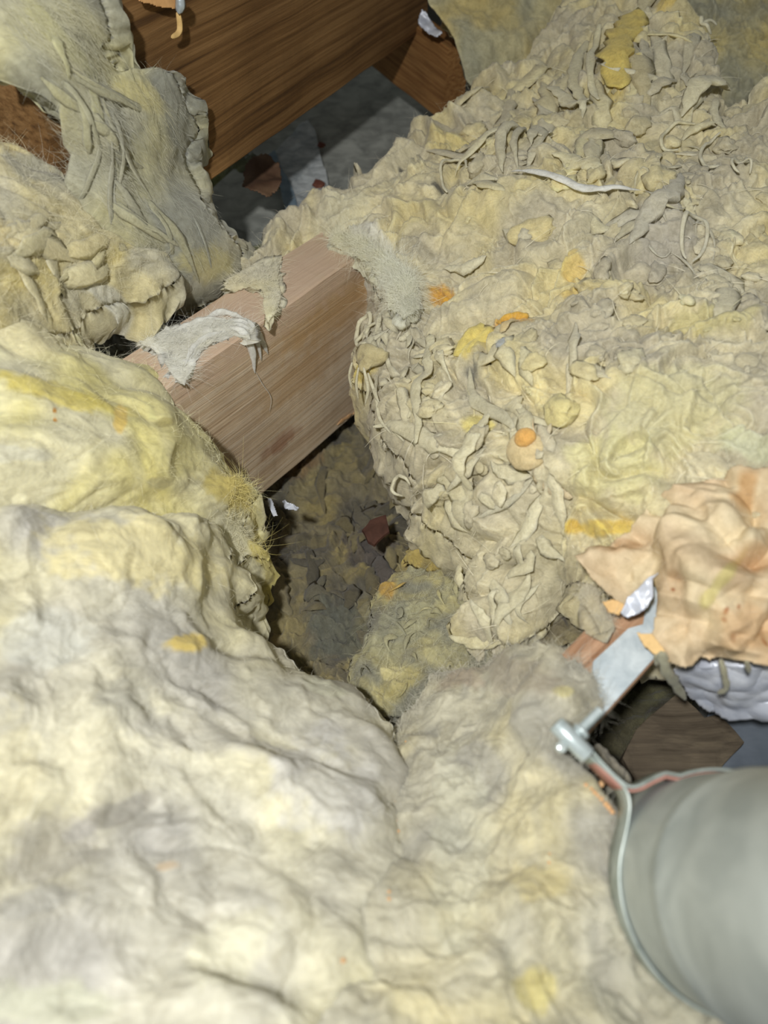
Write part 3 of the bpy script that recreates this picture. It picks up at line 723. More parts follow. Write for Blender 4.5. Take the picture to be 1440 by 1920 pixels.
Dd = wool('insulation_batt', 'grey cream wool mound at the bottom centre, left of the metal duct', 'insulation',
    [(735, 1375), (765, 1335), (790, 1300), (815, 1262), (860, 1248), (905, 1235), (950, 1195), (1000, 1180), (1050, 1186), (1098, 1220), (1136, 1262), (1140, 1310), (1118, 1345), (1075, 1362), (1080, 1400), (1120, 1440), (1165, 1490), (1200, 1540), (1205, 1620),
     (1215, 1710), (1245, 1775), (1300, 1830), (1370, 1875), (1500, 1900), (1500, 1990), (545, 1990), (560, 1880), (572, 1790), (612, 1715), (690, 1650), (738, 1580), (728, 1500), (742, 1440)],
    [(745, 1360, .635), (820, 1280, .655), (950, 1200, .645), (1052, 1175, .57), (1050, 1250, .535), (990, 1320, .54), (1135, 1230, .528), (1135, 1290, .52), (1070, 1380, .498), (1160, 1500, .47), (1165, 1620, .45), (1200, 1780, .432), (1340, 1900, .41), (1300, 1700, .45), (1480, 1960, .36), (950, 1450, .535), (900, 1700, .445), (720, 1600, .495), (620, 1740, .425), (560, 1960, .352),
     (720, 1960, .37), (1000, 1950, .37), (1050, 1600, .465), (950, 1330, .585)], mode='d',
    base=(lin((200, 195, 173)), lin((208, 199, 162)), lin((170, 167, 155))), amp=.017, s=.065, rough=1.1, fine=1.0, folds=.3, layers=.10, step=2.6, edge=.03, thick=.10, seed=36.2, soft=.6, colscale=.07, mat=WOOL_SOFT, down=(0, .1, -1),
    spots=[(980, 1270, 90, 40, 20, lin((170, 160, 142)), .7), (870, 1280, 50, 24, 0, lin((176, 160, 140)), .7), (1010, 1650, 60, 50, 0, lin((222, 206, 144)), .5), (1000, 1830, 50, 40, 0, lin((224, 210, 130)), .6), (1100, 1320, 40, 40, 0, lin((150, 144, 122)), .6),
           (860, 1600, 60, 180, 0, lin((210, 208, 186)), .5), (1060, 1300, 20, 14, 0, lin((200, 190, 130)), .6)])
SHEETS = [W_hole, W_low, W_mid, W_gap, W_pocket, R, BEH, COR, Fs_, E_, A, B, Dd]

# ------------------------------------------------------------------ white wisps lying on the pale joist
def joist_d(x, y, off):
    r_ = ray(x, y); t = dj_; n = np.cross(t, [0, 0, 1])
    return float(max((.25-CAM[2])/r_[2], ((ja-CAM)@n)/(r_@n)))-off
dj_ = (jb-ja)/np.linalg.norm(jb-ja)
wis = dict(amp=.0045, s=.022, rough=.6, step=1.6, edge=.004, thick=.004, ragged=6, soft=.6, folds=.2, colscale=.05, mat=WOOL_SOFT)
W1 = wool('wool_wisp', 'white wool wisp draped over the near top edge of the pale joist', 'insulation',
    [(262, 640), (300, 618), (350, 600), (400, 590), (445, 592), (470, 608), (470, 634), (440, 628), (410, 632), (380, 652), (360, 690), (345, 725), (325, 700), (300, 670)],
    [(x, y, joist_d(x, y, .007)) for x, y in ((285, 650), (400, 600), (460, 605), (360, 620), (345, 690), (460, 630), (320, 660))], mode='d', base=(WHITE, lin((226, 222, 200)), lin((206, 204, 192))), seed=41, **wis)
for pth, wd in [([(425, 600), (460, 606), (484, 628), (503, 664)], 15), ([(420, 612), (455, 622), (472, 655), (478, 700)], 16), ([(430, 606), (462, 614), (482, 640), (490, 676)], 11), ([(380, 600), (410, 586), (440, 590), (462, 600)], 12),
                ([(430, 598), (458, 600), (475, 612), (488, 640)], 9), ([(478, 695), (492, 720), (508, 745), (505, 775)], 1.6), ([(300, 640), (340, 615), (390, 600), (430, 602)], 14), ([(345, 690), (360, 655), (390, 630), (425, 620)], 12)]:
    lobe('wisp_tail', pth, wd, ds=[joist_d(x, y, .006) for x, y in pth], col=WHITE, flat=.3, parent=W1.obj, taper=(.6, .03), mat=WOOL_SOFT, spindle=True, noise=.3, lift=.001)
W2 = wool('wool_wisp', 'cream wool wisp hanging across the far top edge of the pale joist', 'insulation',
    [(415, 535), (440, 505), (490, 485), (530, 478), (522, 510), (524, 545), (520, 585), (502, 600), (490, 575), (492, 545), (468, 535), (440, 540)],
    [(x, y, joist_d(x, y, .008)) for x, y in ((440, 525), (520, 490), (505, 590), (480, 530), (510, 545))], mode='d', base=(lin((224, 216, 178)), lin((228, 218, 182)), lin((216, 210, 186))), seed=43, **wis)
RP = wool('wool_wisp', 'fuzzy white wool roll lying over the joist corner below the tan heap', 'insulation',
    [(600, 432), (640, 425), (690, 440), (740, 470), (775, 500), (790, 560), (760, 590), (728, 560), (716, 520), (690, 482), (650, 462)],
    [(610, 436, .905), (700, 460, .86), (780, 560, .79), (730, 560, .815), (650, 460, .88)], mode='d', base=(lin((228, 227, 204)), lin((222, 217, 178)), lin((212, 212, 196))), seed=44, soft=.6, amp=.007, s=.04, rough=.7, step=2.0, edge=.018, thick=.02, ragged=8, colscale=.05, mat=WOOL_SOFT)
SHEETS += [W1, W2, RP]

# ------------------------------------------------------------------ strands and tufts of the torn heap
def piece(name, label, path, wid, S, gain=1.05, **k):
    k.setdefault('noise', .4); k.setdefault('ring', 10); k.setdefault('spindle', name in ('tuft', 'strand', 'flap'))
    q = np.array(path[:1], float); c = samp(S, S.C, q[:, 0], q[:, 1])[0]
    col = k.pop('col', np.clip((c*.5+CREAM*.5)*gain, 0, .85))
    return lobe(name, path, wid, S, col=col, label=label, **k)
piece('strand', 'long pale twisted strand running right across the heap', [(965, 352), (1020, 366), (1090, 384), (1150, 388), (1200, 380)], 17, R, 1.12, col=WHITE, flat=.5, lift=.012, taper=(.25, .5), seg=20)
piece('strand', 'pale strap folded over a hump', [(858, 345), (900, 305), (945, 268), (985, 250)], 20, R, 1.12, flat=.3, lift=.012, taper=(.1, .6), seg=18)
piece('tuft', None, [(950, 350), (948, 310), (962, 270), (985, 245)], 24, R, 1.0, flat=.6, lift=.010, taper=(.7, .6), seg=14)
piece('tuft', None, [(978, 345), (972, 305), (982, 268), (990, 248)], 16, R, .95, flat=.7, lift=.011, taper=(.5, .6), seg=14)
piece('tuft', None, [(1000, 300), (1002, 275), (992, 250)], 20, R, .95, flat=.5, lift=.008)
piece('strip', 'vertical pale strip hanging down the face of the heap', [(812, 640), (815, 700), (808, 760), (812, 840)], 24, R, .92, flat=.35, lift=.006, seg=20, taper=(.8, .3))
piece('strip', 'flat cream strip left of the round wool disc', [(925, 780), (922, 820), (908, 870), (900, 915)], 30, R, 1.05, flat=.35, lift=.010, seg=16, taper=(.4, .7))
piece('strip', 'broad yellow strip near the top right', [(1190, 60), (1168, 100), (1150, 150), (1160, 190)], 56, R, 1.0, col=lin((230, 206, 118)), flat=.35, lift=.008, seg=18, taper=(.5, .7))
piece('strip', None, [(1100, 90), (1082, 130), (1078, 180), (1100, 215)], 22, R, 1.0, flat=.4, lift=.008, seg=16, taper=(.5, .4))
piece('strip', None, [(1125, 85), (1108, 130), (1105, 180), (1120, 210)], 16, R, 1.02, flat=.4, lift=.010, seg=16, taper=(.5, .4))
piece('flap', 'pale upright flap near the crease at the upper right', [(1275, 235), (1300, 205), (1340, 185), (1385, 172)], 44, R, 1.1, flat=.25, lift=.018, seg=16, taper=(.6, .4))
piece('flap', None, [(1035, 315), (1070, 320), (1110, 335), (1130, 350)], 38, R, 1.05, flat=.45, lift=.010, seg=14, taper=(.5, .5))
piece('flap', 'cream flap folded beside the top of the long strand', [(1025, 170), (1055, 195), (1085, 210), (1092, 232)], 30, R, 1.05, flat=.35, lift=.010, seg=14)
piece('tuft', 'cream tuft like a small roll', [(828, 500), (860, 508), (895, 502), (915, 488)], 22, R, 1.12, flat=.7, lift=.008, taper=(.6, .5), seg=14)
piece('flap', 'grey white ridge of folded wool', [(1275, 330), (1262, 380), (1215, 420), (1180, 470)], 44, R, .98, col=lin((206, 200, 178)), flat=.5, lift=.006, seg=18, taper=(.6, .5))
piece('tuft', None, [(735, 790), (790, 815), (850, 845), (900, 850)], 40, R, 1.08, flat=.5, lift=.002, seg=14, taper=(.5, .6))
piece('tuft', None, [(890, 700), (895, 760), (960, 790), (985, 820)], 24, R, 1.05, flat=.5, lift=.004, seg=14)
# ring shaped curls
for (cx, cy, rx, ry, wd, rot, sp) in [(1302, 440, 26, 34, 9, 15, 330), (680, 600, 15, 32, 9, 20, 320), (1270, 262, 34, 20, 8, -20, 250), (705, 628, 40, 20, 8, 0, 190), (860, 350, 24, 34, 7, 20, 240),
                                  (1330, 60, 30, 22, 9, 0, 200), (770, 880, 18, 18, 8, 0, 250), (1385, 330, 20, 12, 6, 0, 280), (1350, 290, 40, 26, 8, -20, 180), (1020, 265, 14, 18, 7, 0, 300)]:
    th = np.radians(np.linspace(100, 100+sp, 9)); ca, sa = math.cos(math.radians(rot)), math.sin(math.radians(rot))
    pth = [(cx+rx*math.cos(t)*ca-ry*math.sin(t)*sa, cy+rx*math.cos(t)*sa+ry*math.sin(t)*ca) for t in th]
    piece('curl', None, pth, wd, R, 1.12, flat=.8, lift=.008, seg=26, taper=(.5, .4), ring=6, noise=.15)
SC_ = dict(flat=(.22, .42), lift=(-.001, .003))
scatter_lobes(R, 26, [(1180, 120), (1440, 200), (1440, 520), (1180, 500), (1000, 440), (860, 420), (840, 340), (950, 250), (1100, 200)], wr=(16, 46), lr=(60, 130), gain=(1.0, 1.18), curl=.35, colmix=.3, mincol=CREAM, **SC_)
scatter_lobes(R, 10, [(1180, 200), (1440, 240), (1440, 500), (1180, 480)], wr=(5, 9), lr=(40, 110), gain=(1.0, 1.15), curl=.7, colmix=.4, mincol=CREAM, lift=(.001, .004))
scatter_lobes(R, 22, [(655, 560), (760, 560), (800, 700), (720, 720), (660, 690)], wr=(9, 20), lr=(30, 80), gain=(.95, 1.15), curl=.4, flow=75, colmix=.4, mincol=CREAM, flat=(.3, .6))
scatter_lobes(R, 30, [(740, 620), (1100, 560), (1120, 720), (1040, 900), (1000, 1100), (880, 1120), (800, 900)], wr=(18, 44), lr=(50, 120), gain=(1.0, 1.15), curl=.25, flow=80, colmix=.4, mincol=CREAM, **SC_)
scatter_lobes(R, 18, [(860, 180), (1100, 20), (1400, 60), (1300, 200), (1100, 260), (900, 330), (760, 300)], wr=(18, 46), lr=(70, 150), gain=(.92, 1.08), curl=.2, flow=-35, colmix=.3, mincol=TAN, **SC_)
scatter_lobes(W_hole, 40, [(520, 930), (640, 830), (780, 860), (860, 1000), (800, 1100), (700, 1200), (560, 1180), (500, 1050)], wr=(18, 44), lr=(35, 90), gain=(.75, 1.2), curl=.35, **SC_)
scatter_lobes(W_low, 20, [(700, 1110), (900, 1090), (920, 1240), (800, 1330), (680, 1290)], wr=(6, 16), lr=(20, 50), gain=(.9, 1.25), curl=.5, flat=(.25, .5))
scatter_lobes(E_, 10, [(0, 380), (200, 410), (320, 470), (200, 550), (0, 560)], wr=(30, 60), lr=(90, 180), flow=25, curl=.15, gain=(.95, 1.1), mincol=CREAM, flat=(.15, .3), lift=(-.002, .002))
scatter_lobes(W_pocket, 8, [(160, 550), (400, 510), (360, 580), (260, 640), (180, 620)], wr=(12, 26), lr=(40, 90), flow=20, gain=(.8, 1.2), **SC_)
scatter_lobes(Fs_, 24, [(0, 20), (160, 20), (230, 180), (430, 440), (420, 500), (300, 500), (130, 320), (90, 180), (0, 100)], wr=(10, 24), lr=(110, 240), flow=46, curl=.06, gain=(.92, 1.12), flat=(.12, .25), lift=(-.001, .002))
def nodule(S, x, y, rx, ry, flat=.6, col=None, rot=0.0, sink=.35, name='nodule', label=None, noise=.3, n=(14, 20), parent=None):
    p = samp(S, S.W, np.array([x]), np.array([y]))[0]; nn = samp(S, S.N, np.array([x]), np.array([y]))[0]; nn = nn/np.linalg.norm(nn)
    if col is None: col = samp(S, S.C, np.array([x]), np.array([y]))[0]
    dd = (p-CAM)@FW; a_ = rx*dd/F; b_ = ry*dd/F; c_ = (a_+b_)/2*flat
    T = RT-(RT@nn)*nn; T /= np.linalg.norm(T); B_ = np.cross(nn, T); r_ = -math.radians(rot)
    T, B_ = T*math.cos(r_)+B_*math.sin(r_), -T*math.sin(r_)+B_*math.cos(r_)
    th = np.linspace(0, math.pi, n[0]); ph = np.linspace(0, 2*math.pi, n[1], endpoint=False)
    V = np.array([[math.sin(t)*math.cos(f), math.sin(t)*math.sin(f), math.cos(t)] for t in th for f in ph])
    V = V*(1+noise*gnoise(V*.9+x*.37)+noise*.5*gnoise(V*2.3+y*.31))[:, None]
    W3 = p+nn*c_*(1-sink*2)*.5+V[:, :1]*T*a_+V[:, 1:2]*B_*b_+V[:, 2:]*nn*c_
    kk = np.arange((n[0]-1)*n[1]); r0 = kk//n[1]; c0 = kk % n[1]; c1 = (c0+1) % n[1]
    Q = np.stack([r0*n[1]+c0, (r0+1)*n[1]+c0, (r0+1)*n[1]+c1, r0*n[1]+c1], -1)
    cc = np.clip(col*(1+.12*gnoise(W3/.008))[:, None], .01, .86)
    o = make_mesh(name, W3, [Q], WOOL, cc, parent=parent or S.obj)
    if label: o['label'] = label
    return o
nodule(R, 1008, 852, 44, 38, .45, lin((222, 202, 156)), 20, name='disc', label='round flat wool disc below the orange knob', sink=.2, noise=.12)
nodule(R, 1014, 836, 21, 18, .75, lin((236, 184, 108)), 0, name='knob', label='orange knob on the wool disc', sink=-.35, noise=.12)
nodule(R, 1003, 436, 46, 26, .6, lin((222, 208, 158)), 0, label='rounded pale yellow lump', noise=.5)
nodule(R, 898, 655, 44, 26, .5, lin((232, 212, 126)), -35, label='bright yellow lump', noise=.55, sink=.45)
nodule(R, 825, 546, 22, 15, .5, lin((226, 174, 74)), 15, label='small orange lump')
nodule(R, 970, 614, 32, 9, .6, lin((230, 180, 84)), 8, label='thin orange lump')
nodule(R, 1060, 780, 34, 34, .5, lin((222, 210, 152)), 10, noise=.55); nodule(R, 1252, 290, 20, 18, .8); nodule(R, 1380, 210, 18, 14, .8); nodule(R, 1400, 680, 30, 20, .6); nodule(R, 965, 682, 15, 14, .8, lin((186, 190, 188)), label='grey nodule')
rn = random.Random(5)
for (reg, cnt) in [([(1180, 220), (1440, 240), (1440, 520), (1150, 500)], 34), ([(680, 620), (1080, 600), (1080, 800), (980, 1060), (900, 1080), (760, 850)], 34), ([(880, 230), (1200, 60), (1300, 100), (1100, 400), (860, 440)], 22), ([(1000, 480), (1440, 520), (1440, 720), (1100, 740)], 24)]:
    k_ = 0
    P_ = np.array(reg)
    while k_ < cnt:
        x = rn.uniform(*sorted((P_[:, 0].min(), P_[:, 0].max()))); y = rn.uniform(P_[:, 1].min(), P_[:, 1].max())
        if float(sdf(reg, np.array([x]), np.array([y]))[0]) < 3 or samp(R, R.D, np.array([x]), np.array([y]))[0] < 14: continue
        rx = rn.uniform(9, 30)
        nodule(R, x, y, rx, rx*rn.uniform(.45, 1), rn.uniform(.35, .6), samp(R, R.C, np.array([x]), np.array([y]))[0]*rn.uniform(.95, 1.15), rn.uniform(0, 180), sink=rn.uniform(.3, .5), n=(11, 16), noise=.65); k_ += 1
# wisps at the right rim of the hole
for pth, wd in [([(905, 1130), (925, 1170), (915, 1210)], 22), ([(985, 1060), (980, 1110), (955, 1150), (930, 1190)], 30), ([(950, 1100), (935, 1140), (935, 1180)], 18), ([(860, 1020), (885, 1060), (880, 1100)], 22), ([(870, 1180), (900, 1200), (945, 1190)], 22),
                ([(1000, 1090), (985, 1130), (1000, 1160)], 16)]:
    piece('tuft', None, pth, wd, R, 1.05, flat=.4, lift=.004, taper=(.6, .1))
for pth, ds, wd in [([(690, 700), (705, 745), (712, 785), (735, 815)], [.80, .80, .79, .77], 7), ([(672, 690), (668, 720), (672, 750)], [.80, .81, .82], 5), ([(700, 800), (730, 800), (760, 830)], [.79, .78, .76], 8),
                    ([(682, 690), (690, 730), (684, 760)], [.79, .80, .81], 6), ([(660, 680), (655, 705), (660, 730)], [.80, .81, .82], 5)]:
    lobe('strand', pth, wd, ds=ds, col=lin((222, 214, 180)), flat=.4, parent=R.obj, taper=(.6, .05), noise=.1)

# ------------------------------------------------------------------ fuzz
fibres(R, 6000, .016, .0002, .004); fibres(R, 500, .03, .0006, .006, gain=1.15, mix=.3, curl=.7)
fibres(R, 1500, .018, .0002, .006, edge=True)
fibres(A, 1500, .018, .00018, .004); fibres(A, 1600, .016, .0002, .008, edge=True)
fibres(A, 700, .025, .00022, .01, region=[(440, 860), (510, 870), (525, 1045), (450, 1040)], gain=1.05, mix=.0)
fibres(B, 1500, .016, .0002, .004); fibres(B, 900, .014, .0002, .006, edge=True)
fibres(Dd, 3000, .014, .0002, .004); fibres(Dd, 1600, .016, .0002, .008, edge=True, region=[(740, 1150), (1150, 1150), (1150, 1420), (740, 1420)])
FL = at_d(440, 470, .86)-at_d(0, 0, .58)
fibres(Fs_, 4500, .04, .00022, .005, flow=FL, jit=.2, curl=.35, region=[(-20, -20), (150, -20), (220, 140), (320, 180), (335, 330), (430, 470), (300, 520), (150, 330), (130, 200), (20, 60)]); fibres(Fs_, 1500, .016, .0002, .004); fibres(E_, 3000, .020, .0002, .004)
fibres(W_hole, 2500, .016, .00025, .004); fibres(W_low, 2500, .016, .00025, .005, gain=1.3); fibres(W_mid, 500, .012, .00025, .004)
fibres(W1, 2600, .022, .0002, .003, gain=1.0, flow=at_d(470, 600, .8)-at_d(280, 650, .77), jit=.5); fibres(W1, 500, .02, .0002, .004, edge=True); fibres(W2, 1800, .02, .0002, .003); fibres(RP, 5000, .03, .0002, .008, flow=at_d(760, 560, .8)-at_d(640, 440, .89), jit=.5); fibres(RP, 900, .02, .0002, .008, edge=True)
fibres(W_pocket, 1500, .02, .00025, .004); fibres(W_gap, 700, .02, .0003, .004)
fibres(BEH, 400, .02, .0002); fibres(COR, 600, .02, .0002)

# ------------------------------------------------------------------ second joist with zinc plate
M_joist2 = wood_mat('pinkish_wood', lin((190, 150, 118)), lin((210, 172, 140)), lin((160, 120, 90)), 1.2, .7)
ja2 = at_z(1100, 1381, .24); jb2 = at_z(1240, 1223, .24)
joist2 = board('ceiling_joist', ja2, jb2, .052, .014, M_joist2, 1, 'pinkish wooden joist carrying the zinc plate beside the duct', 'timber', ext=(.004, .10), cuts=14)

M_zinc = plain_mat('galvanised_sheet', lin((188, 200, 206)), lin((220, 230, 234)), 60, rough=.5, metal=.0, spec=.5, bump=.15, dist=.0006)
zt = .243
plate = slab_mesh('zinc_plate', [at_z(x, y, zt) for x, y in [(1096, 1379), (1236, 1223), (1262, 1190), (1240, 1110), (1222, 1090), (1212, 1130), (1206, 1170), (1178, 1178), (1150, 1205), (1112, 1240), (1106, 1300), (1080, 1350)]], .0012, M_zinc, bevel=.0003)
tag(plate, 'pale blue zinc nail plate lying on the pinkish joist under the torn paper', 'plate')

# ------------------------------------------------------------------ kraft paper
def sheet_grid(name, label, cat, poly, ctrl, colors, mat, step=3.0, crumple=.006, fscale=.035, seed=0.0, ragged=5, spots=(), thick=.0012, group=None, parent=None, colf=1.0, bumps=()):
    P = np.array(poly, float); x0, y0 = P.min(0)-10; x1, y1 = P.max(0)+10
    X, Y = np.meshgrid(np.arange(x0, x1, step), np.arange(y0, y1, step))
    iv = rbf([c[:2] for c in ctrl], [1/c[2] for c in ctrl], X, Y); W = at_d(X, Y, 1/iv)
    q = W+seed; r2 = np.random.default_rng(int(seed*10)+5)
    h = np.zeros(X.shape)
    wq = vnoise(q/(fscale*2))*fscale*.22
    for k in range(9):                   # creases: folded planes in many directions
        dv = r2.normal(size=3); dv /= np.linalg.norm(dv); fr = fscale*(2.6 if k < 3 else 1.3 if k < 6 else .6)
        ph = ((q+wq)@dv)/fr+r2.uniform(0, 9); tri = np.abs((ph % 2)-1)-.5
        msk = np.clip(gnoise(q/(fscale*1.6)+k*3.7)*2+.5, 0, 1)
        h += tri*msk*crumple*(1.3 if k < 3 else 1.0 if k < 6 else .65)
    for (bx, by, br, bh) in bumps: h += bh*np.exp(-(((X-bx)**2+(Y-by)**2)/br**2))
    gx = np.gradient(W, axis=1); gy = np.gradient(W, axis=0); n = np.cross(gy, gx); n /= np.linalg.norm(n, axis=-1, keepdims=True)
    n *= np.sign((n*(CAM-W)).sum(-1))[..., None]
    W2 = W+n*h[..., None]
    D = sdf(poly, X, Y)+gnoise(q/.02)*ragged+gnoise(q/.006)*ragged*.5
    a = np.clip(gnoise(q/.06+5)*1.6+.5, 0, 1)[..., None]; c = colors[0]*(1-a)+colors[1]*a
    b2 = np.clip(gnoise(q/.03+15)*1.8+.1, 0, 1)[..., None]; c = c*(1-b2*.6)+colors[2]*b2*.6
    sp_n = gnoise(q/.012+41)*.5
    for (sx, sy, rx, ry, rot, colr, st) in spots:
        ca, sa = math.cos(math.radians(rot)), math.sin(math.radians(rot))
        ux = ((X-sx)*ca+(Y-sy)*sa)/rx; uy = (-(X-sx)*sa+(Y-sy)*ca)/ry
        m = np.clip((1.15-np.sqrt(ux*ux+uy*uy)-sp_n)/.5, 0, 1)[..., None]; c = c*(1-m*st)+np.asarray(colr)*m*st
    mask = D > 0; fm = mask[:-1, :-1] & mask[1:, :-1] & mask[:-1, 1:] & mask[1:, 1:]
    used = np.zeros_like(mask); used[:-1, :-1] |= fm; used[1:, :-1] |= fm; used[:-1, 1:] |= fm; used[1:, 1:] |= fm
    idx = -np.ones(mask.shape, int); idx[used] = np.arange(used.sum())
    q4 = np.stack([idx[:-1, :-1][fm], idx[1:, :-1][fm], idx[1:, 1:][fm], idx[:-1, 1:][fm]], -1)
    o = make_mesh(name, W2[used], [q4], mat, c[used], smooth=False, parent=parent)
    md = o.modifiers.new('thickness', 'SOLIDIFY'); md.thickness = thick; md.offset = 0
    if label: tag(o, label, cat, group)
    S = Sheet(); S.X0, S.Y0, S.step = x0, y0, step; S.W = W2; S.N = n; S.D = D; S.C = c; S.obj = o; S.poly = poly
    return S
def paper_mat():
    m, nt, b = new_mat('kraft_paper', .7, .25)
    att = N(nt, 'ShaderNodeAttribute', attribute_name='tint'); tc = N(nt, 'ShaderNodeTexCoord')
    n1 = N(nt, 'ShaderNodeTexNoise', Scale=160, Detail=4, Roughness=.7); L(nt, tc.outputs['Object'], n1.inputs['Vector'])
    r = ramp(nt, n1.outputs['Fac'], [(.3, (.86, .84, .80)), (.7, (1.08, 1.08, 1.08))])
    mx = N(nt, 'ShaderNodeMix', data_type='RGBA', blend_type='MULTIPLY'); mx.inputs[0].default_value = 1
    L(nt, att.outputs['Color'], mx.inputs[6]); L(nt, r.outputs[0], mx.inputs[7]); L(nt, mx.outputs[2], b.inputs['Base Color'])
    bp = N(nt, 'ShaderNodeBump'); bp.inputs['Strength'].default_value = .3; bp.inputs['Distance'].default_value = .001
    L(nt, n1.outputs['Fac'], bp.inputs['Height']); L(nt, bp.outputs[0], b.inputs['Normal'])
    return m
M_paper = paper_mat()
pc = (lin((218, 198, 164)), lin((206, 182, 148)), lin((230, 216, 180)))
RUST = lin((150, 84, 40)); YG = lin((206, 194, 128))
K = sheet_grid('kraft_paper', 'crumpled orange brown kraft paper facing at the right edge', 'paper',
    [(1092, 1068), (1120, 1035), (1165, 1012), (1205, 985), (1232, 935), (1270, 930), (1300, 905), (1365, 878), (1400, 885), (1520, 880), (1520, 1262), (1440, 1244), (1380, 1240), (1335, 1242), (1318, 1236), (1300, 1250), (1282, 1254), (1230, 1226), (1196, 1190),
     (1222, 1186), (1226, 1130), (1226, 1086), (1200, 1094), (1180, 1118), (1150, 1120), (1120, 1100)],
    [(1095, 1068, .595), (1200, 990, .585), (1240, 935, .585), (1370, 885, .555), (1500, 885, .54), (1500, 1260, .515), (1300, 1248, .525), (1200, 1190, .545), (1222, 1110, .555), (1330, 1050, .53), (1420, 1100, .515)],
    pc, M_paper, step=2.4, crumple=.018, fscale=.021, seed=2.6,
    spots=[(1410, 1000, 30, 60, 20, YG, .0), (1355, 1090, 70, 10, -55, YG, .8), (1395, 920, 24, 34, 10, lin((186, 140, 84)), .7), (1170, 1030, 40, 14, -20, lin((180, 140, 98)), .6), (1275, 1112, 5, 5, 0, RUST, .9), (1361, 1142, 4, 8, 20, RUST, .9),
           (1382, 1136, 3, 6, 20, RUST, .9), (1357, 1160, 4, 5, 0, RUST, .8), (1432, 1205, 5, 8, -30, RUST, .9), (1368, 1190, 5, 9, 0, RUST, .6), (1420, 1050, 60, 30, 0, lin((196, 156, 110)), .5), (1280, 1085, 16, 10, 0, lin((170, 140, 104)), .7),
           (1400, 1180, 70, 50, 0, lin((204, 166, 120)), .5)])
K2 = sheet_grid('kraft_scrap', 'folded kraft paper tongue over the zinc plate', 'paper',
    [(1190, 1184), (1225, 1186), (1245, 1215), (1260, 1245), (1232, 1232), (1205, 1212)],
    [(1190, 1186, .540), (1225, 1188, .535), (1250, 1240, .528), (1210, 1214, .535)], (lin((232, 196, 138)),)*3, M_paper, step=2, crumple=.001, fscale=.02, seed=4.1, ragged=2)
K2.obj['label'] = 'small bright kraft paper tongue folded over the top of the zinc plate'
fibres(K, 500, .012, .0002, .004, gain=1.0)
M_foil = plain_mat('aluminium_foil', lin((186, 192, 206)), lin((220, 224, 232)), 45, rough=.4, metal=.12, spec=.7, bump=.3, dist=.001)
S1 = sheet_grid('foil_strip', 'torn foil strip beside the kraft paper above the zinc plate', 'foil',
    [(1162, 1150), (1175, 1120), (1200, 1098), (1212, 1084), (1240, 1070), (1226, 1086), (1226, 1118), (1215, 1138), (1198, 1150), (1176, 1160)],
    [(1165, 1152, .552), (1215, 1090, .547), (1238, 1072, .545), (1220, 1130, .547)], (lin((190, 200, 210)),)*3, M_foil, step=2, crumple=.003, fscale=.012, seed=6.1, ragged=2)
S1b = sheet_grid('kraft_scrap', 'small orange paper scrap between the foil strip and the wool wisp', 'paper',
    [(1128, 1128), (1150, 1122), (1178, 1135), (1160, 1155), (1140, 1150)], [(1130, 1130, .556), (1175, 1135, .553), (1150, 1152, .553)], (lin((228, 188, 130)),)*3, M_paper, step=2, crumple=.002, fscale=.015, seed=7.1, ragged=2)
TW = wool('wool_wisp', 'pale fuzzy wisp lying on the pinkish joist left of the zinc plate', 'insulation',
    [(1098, 1085), (1125, 1110), (1150, 1150), (1170, 1165), (1150, 1178), (1125, 1180), (1108, 1150), (1085, 1110)], [(1098, 1090, .585), (1160, 1165, .55), (1110, 1150, .56), (1140, 1140, .553)], mode='d',
    base=(lin((206, 194, 160)), lin((206, 196, 160)), lin((180, 172, 150))), seed=47, amp=.005, s=.03, rough=.7, step=2.0, edge=.012, thick=.02, ragged=7, colscale=.05, mat=WOOL_SOFT)
fibres(TW, 900, .012, .0002, .005)

# ------------------------------------------------------------------ foil wrapped duct and lower boards at the right
FD = sheet_grid('foil_duct', 'crinkled silver grey foil duct below the kraft paper at the right edge', 'duct',
    [(1268, 1245), (1300, 1238), (1400, 1236), (1520, 1230), (1520, 1345), (1440, 1336), (1370, 1332), (1325, 1322), (1296, 1300), (1280, 1275)],
    [(1270, 1245, .60), (1520, 1235, .57), (1520, 1345, .60), (1330, 1325, .625), (1400, 1290, .575), (1300, 1260, .59)], (lin((196, 198, 210)), lin((206, 208, 220)), lin((176, 178, 192))), M_foil, step=2.4, crumple=.0035, fscale=.016, seed=8.1, ragged=2, thick=.012)
M_dark = wood_mat('dusty_board', lin((98, 88, 74)), lin((112, 101, 84)), lin((84, 75, 62)), 1.6, .4, rough=.9)
LB = slab_mesh('board_offcut', [at_z(x, y, .10) for x, y in [(1268, 1300), (1325, 1345), (1352, 1338), (1400, 1388), (1345, 1450), (1200, 1480), (1170, 1420), (1195, 1370)]], .02, M_dark, sub=2, noise=.003, bevel=.001)
tag(LB, 'dusty brown board offcut lying in the gap above the metal duct', 'board')
M_plas = plain_mat('grey_plastic', lin((96, 104, 114)), lin((112, 120, 130)), 20, rough=.5, spec=.3, bump=.1)
GP = slab_mesh('plastic_sheet', [at_z(x, y, .075) for x, y in [(1330, 1330), (1560, 1320), (1560, 1600), (1250, 1600), (1300, 1440)]], .004, M_plas)
tag(GP, 'flat blue grey plastic sheet beyond the brown board offcut at the right edge', 'sheet')
